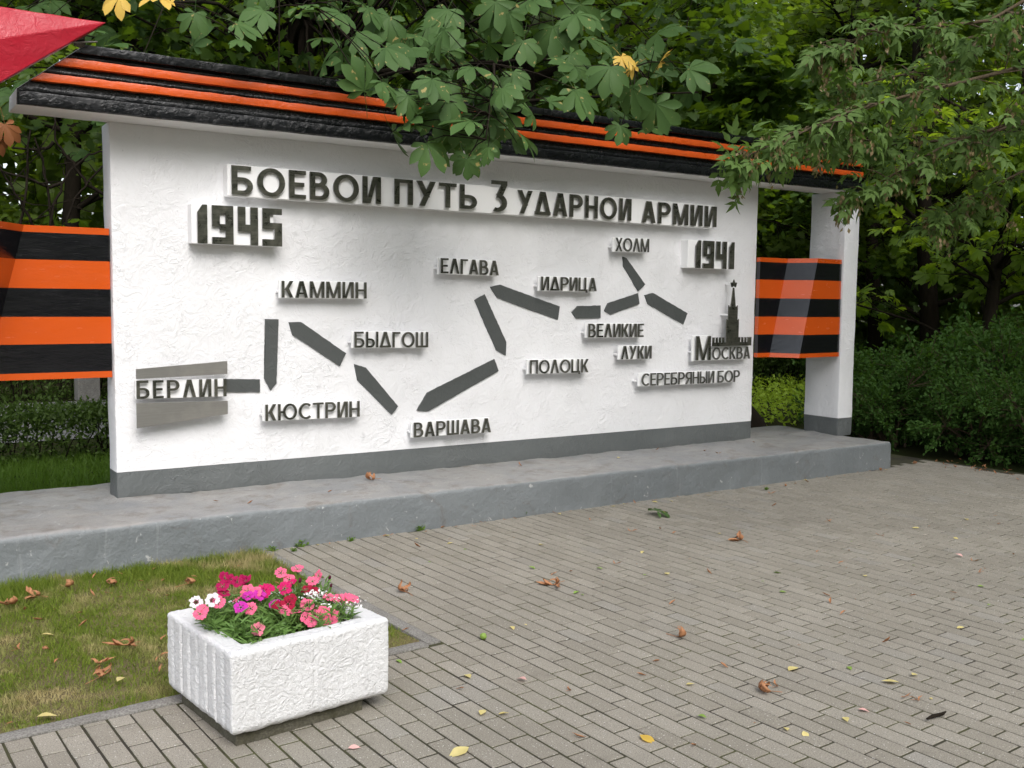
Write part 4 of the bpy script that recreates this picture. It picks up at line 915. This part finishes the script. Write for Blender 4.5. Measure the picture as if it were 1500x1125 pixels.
def horse_chestnut():
    rg = np.random.default_rng(31); base = np.array([2.63, 3.2, -.05]); o = tag(empty('horse_chestnut', tuple(base)), 'horse chestnut hanging big palmate leaves over the middle of the striped beam', 'tree')
    n = 9; P = np.stack([np.linspace(0, -.15, n), np.linspace(0, -.2, n), np.linspace(0, 7.5, n)], 1); P[1:, :2] += rg.normal(0, .04, (n - 1, 2)); wood = [tube(P, np.linspace(.24, .07, n), 11)]
    mains = []
    for z, tip in ((3.6, (2.35, -1.15, 3.35)), (3.9, (3.7, -1.0, 3.5)), (4.2, (1.2, -.6, 3.75)), (4.3, (.2, -.4, 3.7)), (3.3, (4.4, -.9, 3.35)), (4.6, (3.3, -.6, 4.2)), (3.0, (2.2, -.2, 3.5)), (4.8, (2.1, -.5, 4.1))):
        m = wob((2.55, 3.1, z), tip, 10, .04, rg, .16); mains.append(m); wood.append(tube(m - base, np.linspace(.032, .007, 10), 6))
    hang = wob((2.35, -1.15, 3.35), (2.12, -1.32, 2.72), 7, .02, rg, .0); mains.append(hang); wood.append(tube(hang - base, np.linspace(.011, .005, 7), 5))
    MP = np.concatenate(mains); LP, LX, LZ, LS = [], [], [], []; cam_ = np.array(CAM)
    for x, y, z, dm in CHEST:
        if (x > 4.0 and z < 3.4) or (2.55 < x < 3.1 and z < 3.1 and dm < .43): continue
        p = np.array([x, y + rg.uniform(-.12, .18), z + (.09 if z < 2.72 else (.04 if x > 2.6 else 0))]); dm *= .85 if z < 2.72 else 1; q = MP[np.argmin(np.linalg.norm(MP - p - [0, .25, .05], axis=1))]
        tw = wob(q, p, 5, .012, rg, .03); wood.append(tube(tw - base, [.006, .005, .004, .0035, .003], 5))
        tc = cam_ - p; tc /= np.linalg.norm(tc); zz = tc * .62 + np.array([0, 0, .85]) + rg.normal(0, .22, 3); xx = p - q; xx /= np.linalg.norm(xx) + 1e-6; xx = xx * .5 + np.array([0, -.25, -.55]) + rg.normal(0, .4, 3)
        LP.append(p); LX.append(xx); LZ.append(zz); LS.append(dm * 1.0)
    for k in range(44):
        c0 = ((2.15, -1.1, 2.95), (2.0, -1.0, 3.15), (2.5, -1.05, 3.05), (3.4, -.95, 3.40), (2.2, -.9, 3.2), (1.85, -1.0, 3.1))[k % 6]; p = np.array(c0) + rg.normal(0, 1, 3) * [.26, .10, .15]; p[2] = max(p[2], 2.84)
        tc = cam_ - p; tc /= np.linalg.norm(tc); LP.append(p); LX.append(np.array([0, -.2, -.5]) + rg.normal(0, .6, 3)); LZ.append(tc * .5 + np.array([0, 0, .85]) + rg.normal(0, .3, 3)); LS.append(rg.uniform(.26, .42))
        q = MP[np.argmin(np.linalg.norm(MP - p, axis=1))]; wood.append(tube(wob(q, p, 4, .01, rg) - base, [.005, .004, .0035, .003], 4))
    for k in range(520):                                              # the crown behind and above
        p = np.array([rg.uniform(-.9, 5.9), rg.uniform(-.3, 4.6), rg.uniform(3.15, 6.6)])
        if p[1] < .5 and p[2] < 3.75: continue
        LP.append(p); LX.append(rg.normal(0, 1, 3) + [0, -.3, -.3]); LZ.append(np.array([0, -.25, 1]) + rg.normal(0, .35, 3)); LS.append(rg.uniform(.26, .44))
        if k % 3 == 0: q = P[rg.integers(4, 9)] + base; wood.append(tube(wob(q, p, 6, .05, rg, .1) - base, np.linspace(.022, .004, 6), 4))
    v, f = scatter(PALM, np.array(LP) - base, np.array(LX), np.array(LZ), np.array(LS), rg); wv, wf = merge(wood)
    link('trunk', np_mesh('trunk', wv, wf, True), MAT['bark'], o); link('crown', np_mesh('crown', v, f), MAT['chestnut'], o)
    Y = np.array(YEL); Y[3:] += [.06, 0, .06]; N = len(Y); tc = cam_ - Y; tc /= np.linalg.norm(tc, axis=1)[:, None]
    v, f = scatter(PALM, Y - base, rdir(N, rg, -.5, .8), tc * .5 + [0, 0, .9] + rg.normal(0, .25, (N, 3)), np.full(N, .24), rg)
    link('yellow_foliage', np_mesh('yellow_foliage', v, f), MAT['yellow_leaf'], o)
    v, f = scatter(PALM, np.array([[-.563, .6, 2.87], [-.62, .62, 2.78]]) - base, np.array([[.2, -.2, -1.], [-.1, -.2, -1]]), np.array([[.1, -1, .3], [.3, -1, .2]]), np.array([.26, .24]), rg)
    link('withered_foliage', np_mesh('withered_foliage', v, f), MAT['withered'], o)
horse_chestnut()
def rough_np(v): return np.array([p + .05 * noise.noise(Vector(p) * 4.5) * np.array([1, 1, .2]) for p in v])
def chestnut_right():
    rg = np.random.default_rng(37)
    wv, wf, lv, lf = tree_mesh(rg, 7, .12, (1.5, -.3), clumps_of(rg, 24, 2.5, 1.5, 5.0, .6, 1.1), PALM, .30, 820, 9)
    ms = (np_mesh('trunk', wv, wf, True), np_mesh('crown', lv, lf))
    add_tree('horse_chestnut', 'horse chestnut with low leaves coloured as sunlit behind the white pillar', 'tree', (12.9, 1.5, -.05), ms, (MAT['bark'], MAT['chestnut_painted_lit']), .3, 1, 'horse chestnuts right of the pillar')
    o = add_tree('horse_chestnut', 'leaning horse chestnut above the dark shrubs at the right', 'tree', (14.8, 1.0, -.05), ms, (MAT['bark'], MAT['chestnut_painted_lit']), 2.2, 1.05, 'horse chestnuts right of the pillar')
    v, f = tube([(8.40, 2.1, -.1), (8.36, 2.11, .05), (8.31, 2.13, .15), (8.25, 2.15, .3), (8.22, 2.16, .45), (8.2, 2.2, .8), (8.14, 2.2, 1.2), (8.05, 2.25, 2.0), (7.95, 2.3, 3), (7.8, 2.3, 4.5)], [.34, .30, .26, .21, .18, .17, .16, .15, .13, .11], 22)
    t = tag(empty('old_tree', (8.5, 2.15, -.05)), 'old brown tree trunk standing just behind the right end of the white wall', 'tree')
    link('trunk', np_mesh('trunk', rough_np(v - np.array([8.5, 2.15, -.05])), f, True), MAT['bark'], t)
    wv, wf, lv, lf = tree_mesh(rg, 5, .1, (0, 0), clumps_of(rg, 8, 1.4, 2.6, 4.6, .5, .9), MAPLE, .15, 2200, 14)
    link('crown', np_mesh('crown', lv + [-.35, .1, .4], lf), MAT['maple'], t)
chestnut_right()
def ash_maple():
    rg = np.random.default_rng(41); base = np.array([8.9, -3.7, -.05]); o = tag(empty('ash_leaved_maple', tuple(base)), 'ash leaved maple branch with pale leaves and seeds reaching in from the upper right', 'tree')
    wood = [tube(np.array([(0, 0, 0), (-.1, 0, 1.2), (-.35, -.05, 2.3), (-.7, -.1, 3.6), (-.8, 0, 6)]), [.2, .15, .13, .09, .03], 10)]
    LP, LX, LS, SP = [], [], [], []
    for bi, br in enumerate(ASHB):
        br = [np.array(p, float) for p in br]; st = base + [-.5, -.1, 2.6 + .2 * (bi % 4)]; ld = wob(st, br[0], 8, .04, rg, .12); pts = np.concatenate([ld, np.array(br[1:])]); wood.append(tube(pts - base, np.linspace(.028, .003, len(pts)), 6))
        seg = np.array(br); nb = [62, 46, 46, 40, 52, 56][bi]
        for k in range(nb):
            s = rg.uniform(0, len(seg) - 1.001); i = int(s); a = seg[i] + (seg[i + 1] - seg[i]) * (s - i); fall = 1 - s / (len(seg) - 1)
            d = rg.normal(0, 1, 3) * [1, 1, .55]; d += (seg[i + 1] - seg[i]) / np.linalg.norm(seg[i + 1] - seg[i]) * .8; d[2] -= .25; d /= np.linalg.norm(d); ln = rg.uniform(.05, .36) * (.4 + .8 * fall); tip = a + d * ln
            tw = wob(a, tip, 4, .008, rg, .01); wood.append(tube(tw - base, [.004, .0035, .003, .002], 4))
            for q in range(rg.integers(2, 6)):
                LP.append(tw[rg.integers(1, 4)] + rg.normal(0, .03, 3)); x = d * .8 + rg.normal(0, .5, 3); x[2] -= .45; LX.append(x); LS.append(rg.uniform(.085, .15))
            if rg.random() < .5: SP.append(tip + rg.normal(0, .02, 3))
    for k in range(26):                                              # rest of the crown overhead, out of view, added to shade the right
        c = np.array([rg.uniform(4.6, 12.5), rg.uniform(-8.0, -1.2), rg.uniform(5.2, 8.5)]); lb = wob(base + [-.6, -.1, rg.uniform(3, 5)], c, 7, .06, rg, .2); wood.append(tube(lb - base, np.linspace(.06, .01, 7), 5))
        for q in range(120):
            LP.append(c + rg.normal(0, 1, 3) * [.75, .75, .38]); LX.append(rg.normal(0, 1, 3) - [0, 0, .3]); LS.append(rg.uniform(.2, .34))
    LP, LX = np.array(LP), np.array(LX); v, f = scatter(COMP, LP - base, LX, rdir(len(LP), rg, 1.0, .45) + [-.1, -.35, 0], np.array(LS), rg); wv, wf = merge(wood)
    link('trunk', np_mesh('trunk', wv, wf, True), MAT['twig'], o); link('crown', np_mesh('crown', v, f), MAT['ash'], o)
    SQ = np.repeat(np.array(SP), 14, 0); N = len(SQ); SQ = SQ + rg.normal(0, 1, (N, 3)) * [.012, .012, .03] - [0, 0, .04]
    v, f = scatter(QUAD, SQ - base, rdir(N, rg, -1.6, .5), rdir(N, rg), rg.uniform(.022, .038, N), rg); link('seed_growth', np_mesh('seed_growth', v, f), MAT['ash_seed'], o)
ash_maple()
TWIGS = [[[-0.212, 1.9, 3.039], [-0.232, 1.9, 2.844], [-0.248, 1.9, 2.65], [-0.279, 1.9, 2.426], [-0.31, 1.9, 2.23]] ,[[-0.471, 1.9, 2.769], [-0.377, 1.9, 2.558], [-0.28, 1.9, 2.398], [-0.198, 1.9, 2.207]] ,[[-0.177, 1.9, 2.987], [-0.13, 1.9, 2.825], [-0.094, 1.9, 2.633], [-0.072, 1.9, 2.438], [-0.052, 1.9, 2.214]] ,[[-0.027, 1.9, 3.197], [-0.027, 1.9, 2.974], [0.044, 1.9, 2.868], [0.132, 1.9, 2.763], [0.215, 1.9, 2.627], [0.361, 1.9, 2.551]] ,[[0.369, 1.9, 2.914], [0.231, 1.9, 2.868], [0.11, 1.9, 2.761], [0.021, 1.9, 2.613], [-0.046, 1.9, 2.44], [-0.093, 1.9, 2.24]] ,[[0.367, 1.9, 2.828], [0.226, 1.9, 2.656], [0.115, 1.9, 2.506], [0.03, 1.9, 2.303]] ,[[-0.423, 1.9, 2.691], [-0.248, 1.9, 2.65], [-0.095, 1.9, 2.594], [0.011, 1.9, 2.613]] ,[[-0.343, 1.9, 2.889], [-0.216, 1.9, 2.89], [-0.113, 1.9, 2.899], [-0.033, 1.9, 2.957]] ,]
def bare_twigs():
    rg = np.random.default_rng(61); base = np.array([.9, 2.0, -.05]); o = tag(empty('understory_tree', tuple(base)), 'thin understory tree with bare arching black twigs left of the white wall', 'tree'); wood = []
    for i, t in enumerate(TWIGS):
        P = np.array(t, float); P[:, 1] += rg.uniform(-.05, .1) ; P = np.concatenate([P, [[.35 + .4 * P[-1][0] + rg.normal(0, .05), 2.0, 1.75], [.75, 2.0, 1.3], [.9 + rg.normal(0, .05), 2.0, -.05]]]) if i not in (6, 7, 3) else P
        Q = [P[0]]
        for a, b in zip(P[:-1], P[1:]):
            for s in (.33, .66, 1): Q.append(a + (b - a) * s + rg.normal(0, .006, 3))
        wood.append(tube(np.array(Q) - base, np.linspace(.008, .016, len(Q)), 5))
        for k in range(7):
            q = Q[rg.integers(0, max(2, int(len(Q) * .7)))]; wood.append(tube(wob(q, q + rg.normal(0, .16, 3), 4, .015, rg) - base, [.006, .005, .004, .002], 4))
    wv, wf = merge(wood); link('trunk', np_mesh('trunk', wv, wf, True), MAT['bark'], o)
    N = 70; P = np.stack([rg.uniform(-1.1, .9, N), rg.uniform(2.0, 3.4, N), np.where(rg.random(N) < .6, rg.uniform(1.6, 2.5, N), rg.uniform(2.9, 3.6, N))], 1)
    v, f = scatter(PALM, P - base, rdir(N, rg, -.3), rdir(N, rg, 1.2, .5), rg.uniform(.2, .32, N), rg); link('crown', np_mesh('crown', v, f), MAT['maple'], o)
bare_twigs()

# ------------------------------------------------------------------ shrubs, hedges, pedestal
def shrub_mesh(seed, n=9500):
    rg = np.random.default_rng(seed); cl = [rdir(1, rg, .6, .7)[0] * rg.uniform(.25, .75) for _ in range(16)]; wood = []; LP, LX, LZ = [], [], []
    for c in cl:
        c[2] = abs(c[2]) + .15; st = wob((rg.normal(0, .08), rg.normal(0, .08), 0), c, 5, .03, rg, .05); wood.append(tube(st, np.linspace(.016, .005, 5), 5))
        for s in range(16):
            tip = c + rdir(1, rg, .15)[0] * rg.uniform(.12, .36); tip[2] = max(tip[2], .03); tw = wob(st[3], tip, 3, .015, rg); wood.append(tube(tw, [.004, .003, .002], 3)); d = tip - c
            for k in range(n // 256):
                p = tw[1] + (tip - tw[1]) * rg.uniform(.1, 1.15) + rg.normal(0, .028, 3); LP.append(p); LX.append(d / .3 + rg.normal(0, .6, 3)); LZ.append(np.array([0, 0, 1]) + rg.normal(0, .5, 3))
    LP = np.array(LP); v, f = scatter(SMALL, LP, np.array(LX), np.array(LZ), rg.uniform(.028, .052, len(LP)), rg); wv, wf = merge(wood)
    return np_mesh('stem', wv, wf, True), np_mesh('foliage', v, f)
SH = [shrub_mesh(70 + i) for i in range(3)]
SHRUBS = [(9.0, .35, 1.25, 'dark shrub nearest the white pillar'), (9.15, -.75, 1.2, 'dark shrub behind the right corner of the plinth'), (9.05, -1.75, 1.15, 'leafy shrub at the right end of the paving edge'), (9.2, -2.6, 1.2, 'dense shrub cut by the right picture edge'),
          (10.4, -.1, 1.75, 'taller shrub in the second row above the plinth corner'), (10.5, -1.3, 1.6, 'taller shrub in the second row at the far right'), (10.0, 1.3, 1.5, 'shrub standing farthest back beside the pillar'), (11.8, .6, 1.9, 'tall shrub filling the background right of the pillar'), (12.2, -.9, 1.9, 'tall back shrub near the right picture edge')]
for i, (x, y, s, lab) in enumerate(SHRUBS):
    o = tag(empty('shrub', (x, y, -.03), i * 1.7), lab, 'shrub', 'dark shrubs at the right edge of the paving'); o.scale = (s, s, s * .93)
    link('stem', SH[i % 3][0], MAT['twig'], o); link('foliage', SH[i % 3][1], MAT['shrub'], o)
def hedge(label, x0, x1, y0, y1, z0, zl, z1, n, seed, ls=.055):
    rg = np.random.default_rng(seed); c = np.array([(x0 + x1) / 2, (y0 + y1) / 2, 0]); o = tag(empty('clipped_hedge', tuple(c)), label, 'hedge', 'clipped hedges behind the memorial')
    k = 2.2; u = rg.uniform(-1, 1, n); t = rg.beta(1.6, .9, n); P = np.stack([rg.uniform(x0, x1, n), c[1] + (y1 - y0) / 2 * np.sign(u) * np.abs(u) ** .5, zl + (z1 - zl) * t], 1)
    P[:, 2] += .05 * np.array([noise.noise(Vector((p[0] * 1.5, p[1] * 2, seed))) for p in P]) - .06 * np.abs(u) ** 3
    low = int(n * .16); P[:low, 2] = z0 + (zl - z0) * rg.random(low)
    v, f = scatter(SMALL, P - c, rdir(n, rg, .5), rdir(n, rg, .9, .7), rg.uniform(.6, 1.2, n) * ls, rg); link('foliage', np_mesh('foliage', v, f), MAT['hedge'], o)
    W = []
    for i in range(int((x1 - x0) / .055)):
        a = np.array([rg.uniform(x0, x1), rg.uniform(y0 + .1, y1 - .1), z0]); W.append(tube(wob(a - c, a - c + [rg.normal(0, .1), rg.normal(0, .1), (z1 - z0) * rg.uniform(.6, 1.0)], 4, .02, rg), [.011, .009, .006, .003], 4))
    tn = int((x1 - x0) * 38); TP = np.stack([rg.uniform(x0, x1, tn), rg.uniform(y0, y1, tn), np.full(tn, z1 - .03)], 1); LP, LX = [], []
    for p in TP:
        hgt = rg.uniform(.04, .14)
        for q in range(6): LP.append(p + [0, 0, hgt * q / 5]); LX.append(rg.normal(0, 1, 3) + [0, 0, .8])
    v, f = scatter(SMALL, np.array(LP) - c, np.array(LX), rdir(len(LP), rg, .6), np.full(len(LP), ls * .8), rg); link('shoot_growth', np_mesh('shoot_growth', v, f), MAT['hedge'], o)
    wv, wf = merge(W); link('stem', np_mesh('stem', wv, wf), MAT['bark'], o)
hedge('knee high clipped hedge with dark bare stems seen under the left ribbon panel', -4, 3.4, 3.15, 3.95, .03, .26, .58, 21000, 81)
hedge('second clipped hedge beyond the pale path, under the left ribbon panel', -4, 6, 10.4, 11.4, -.03, .1, .75, 14000, 82, .08)
hedge('sunlit clipped hedge seen through the gap between wall and pillar', 9.5, 19, 6.6, 7.6, -.03, .2, .8, 16000, 83, .075)
def pedestal():
    o = tag(empty('stone_pedestal', (1.72, 10.25, -.035)), 'pale stone pedestal beyond the path, just under the left ribbon panel', 'pedestal')
    bm = bmesh.new(); box(bm, -.17, .17, -.17, .17, 0, .62); bevel(bm, .012, 2); bm_obj('shaft', bm, MAT['kerb'], o)
    bm = bmesh.new(); box(bm, -.185, .185, -.185, .185, .622, .95); bevel(bm, .015, 2); bm_obj('cap', bm, MAT['kerb'], o)
pedestal()

# ------------------------------------------------------------------ fallen leaves, weeds, small litter
def curled(seed, n=5, curl=2.2):
    r = np.random.default_rng(seed); ps = []
    for k in range(n):
        v, f = strip(np.linspace(0, 1, 9), np.array([.02, .05, .09, .12, .13, .12, .09, .05, 0.0]) * r.uniform(.7, 1.1), 0, r.uniform(.6, 1.6)); c = r.uniform(.5, curl); x = v[:, 0].copy(); z = v[:, 2].copy()
        a = c * x; rad = 1 / c; v[:, 0] = (rad - z) * np.sin(a); v[:, 2] = rad - (rad - z) * np.cos(a); v[:, 1] += .12 * np.sin(x * r.uniform(2, 6)) ; v += r.normal(0, .012, v.shape)
        ps.append((rotz(v * r.uniform(.6, 1), r.uniform(-1.5, 1.5) + (3 if r.random() < .25 else 0)), f))
    if n > 1: ps.append(tube([(-.6, .1, .02), (-.25, 0, .05), (0, 0, .02)], [.018, .015, .015], 4))
    v, f = merge(ps); v[:, 2] -= v[:, 2].min(); return np_mesh('fallen_leaf', v, f, True)
def flatleaf(seed):
    r = np.random.default_rng(seed); v, f = strip(np.linspace(0, 1, 9), np.array([.01, .12, .22, .27, .27, .22, .15, .07, 0]) * r.uniform(.8, 1.1), r.uniform(-.15, .15), r.uniform(.1, .45)); v += r.normal(0, .006, v.shape); v[:, 2] -= v[:, 2].min(); return np_mesh('fallen_leaf', v, f, True)
LM = {'B': [curled(i, 5, 5.0) for i in range(6)], 'b': [curled(20 + i, 1, 1.6) for i in range(4)] + [curled(30, 2, 2.0)], 'y': [flatleaf(40 + i) for i in range(3)]}
def leafm(kind):
    key = {'B': 'B', 'b': 'b'}.get(kind, 'y'); mat = {'B': 'dry_leaf', 'b': 'dry_leaf', 'o': 'yellow_leaf', 'y': 'yellow_fallen', 'Y': 'yellow_fallen', 'g': 'green_fallen', 'p': 'pink_fallen'}[kind]; out = []
    for m in LM[key]:
        c = m.copy(); c.materials.append(MAT[mat]); out.append(c)
    return out
LEAFM = {k: leafm(k) for k in 'BboyYgp'}
KLAB = {'b': 'small curled brown leaf lying on the', 'B': 'large crumpled brown chestnut leaf lying on the', 'y': 'small yellow leaf lying flat on the', 'Y': 'long bright yellow leaf lying on the', 'g': 'small green leaf lying on the', 'p': 'pale pink fallen petal on the', 'o': 'pointed orange leaf lying on the'}
KSZ = {'b': (.045, .07), 'B': (.085, .125), 'y': (.035, .055), 'Y': (.06, .085), 'g': (.035, .05), 'p': (.04, .055), 'o': (.07, .08)}
lr = np.random.default_rng(91)
def fallen(k, x, y, z, place, lab=None, s=None, zs=1):
    m = LEAFM[k][lr.integers(0, len(LEAFM[k]))]; o = bpy.data.objects.new('fallen_leaf', m); COL.objects.link(o); s = s or lr.uniform(*KSZ[k]) * 1.15; o.scale = (s, s, s * zs * (.7 if k == 'B' else 1))
    o.location = (x, y, z); o.rotation_euler = (lr.normal(0, .12), lr.normal(0, .12), lr.uniform(0, 6.28))
    tag(o, lab or f'{KLAB[k]} {place}', 'leaf', f"{ {'b': 'brown', 'B': 'large brown', 'y': 'yellow', 'Y': 'long yellow', 'g': 'green', 'p': 'pink', 'o': 'orange'}[k]} leaves on the {place}"); return o
for k, x, y in PAV: fallen(k, x, y, .004, 'grey paving')
for k, x, y in LAWN: fallen(k, x, y, .020, 'worn lawn', None, lr.uniform(.12, .17) if k == 'B' else None, .8)
for i in range(26):
    x, y = uw(-lr.uniform(.1, 1.9), -lr.uniform(.05, 2.0)); fallen('b' if i % 4 else 'B', x, y, .016, 'worn lawn', None, lr.uniform(.04, .085), .8)
for i, (x, y) in enumerate(PL): fallen('B' if i == 0 else ('y' if i == 2 else 'b'), x, y, HP + .006, 'plinth top', None if i else 'large crumpled brown chestnut leaf lying on the plinth top')
for i, (x, y) in enumerate(EDGE): fallen('b' if i % 4 else 'B', x, y, .006, 'paving along plinth and shrubs', None, lr.uniform(.05, .085))
for i in range(46):
    x, y = 1.0 + 6.5 * lr.random() ** .9, -1.0 - 4.2 * lr.random()
    fallen('bbbbyg'[lr.integers(0, 6)], x, y, .004, 'grey paving', None, lr.uniform(.018, .032))
for i in range(40):
    x = lr.uniform(1.0, 7.3); fallen('bbby'[i % 4], x, -.90 - abs(lr.normal(0, .05)), .006, 'paving along plinth and shrubs', None, lr.uniform(.025, .06))
for i in range(34):
    y = lr.uniform(-2.6, -.9); fallen('b', 8.15 + lr.normal(0, .13), y, .006, 'soil under the shrubs', None, lr.uniform(.04, .08))
def weed(x, y, s, lab):
    n = 26; P = np.zeros((n, 3)); a = lr.uniform(0, 6.28, n); P[:, 0] = lr.normal(0, .35, n); P[:, 1] = lr.normal(0, .2, n); P[:, 2] = lr.uniform(0, .6, n)
    v, f = scatter(SMALL, P * s, np.stack([np.cos(a), np.sin(a), lr.uniform(.1, .9, n)], 1), rdir(n, lr, 1, .6), lr.uniform(.25, .5, n) * s, lr)
    W = [tube(np.array([(0, 0, 0), P[i] * s * .5, P[i] * s]), [.0025, .002, .0015], 4) for i in range(n)]
    o = tag(empty('weed', (x, y, 0)), lab, 'weed', 'weeds in the joints'); link('foliage', np_mesh('foliage', v, f), MAT['lush'], o); wv, wf = merge(W); link('stem', np_mesh('stem', wv, wf), MAT['lush'], o)
WL = ['leafy green weed at the plinth foot nearest the lawn corner', 'small green weed in the joint at the plinth foot, second from the lawn', 'single upright weed at the plinth foot below the long arrow', 'low weed beside the kerb corner at the plinth foot', 'thin weed at the plinth foot behind the flowers', 'tiny weed at the plinth foot left of a brown leaf', 'grassy weed at the very corner of lawn and plinth', 'grass tuft at the plinth foot towards the pillar']
for (x, y), l in zip(WEED, WL): weed(x, y - .06, lr.uniform(.03, .065), l)
def fresh_leaf():
    v, f = scatter(PALM, np.array([[0, 0, .03]]), np.array([[1., .2, 0]]), np.array([[.1, -.2, 1.]]), np.array([.26]), lr); o = link('fallen_leaf', np_mesh('fallen_leaf', v, f), MAT['chestnut'], None, (3.742, -1.412, .02))
    tag(o, 'fresh dark green chestnut leaf lying on the paving near the plinth', 'leaf')
    bm = bmesh.new(); bmesh.ops.create_icosphere(bm, subdivisions=3, radius=.017); rough(bm, .003, 90); o = bm_obj('chestnut_burr', bm, MAT['green_fallen'], None, (1.066, -3.135, .018), 70); tag(o, 'small round green chestnut burr lying on the paving right of the planter', 'burr')
    v, f = tube([(-.06, 0, .012), (-.01, .006, .01), (.04, -.004, .012), (.075, .004, .011)], [.004, .008, .007, .003], 6); o = link('twig', np_mesh('twig', v, f, True), MAT['bark'], None, (2.135, -4.93, .004)); tag(o, 'short brown twig lying on the paving at lower right', 'twig')
fresh_leaf()
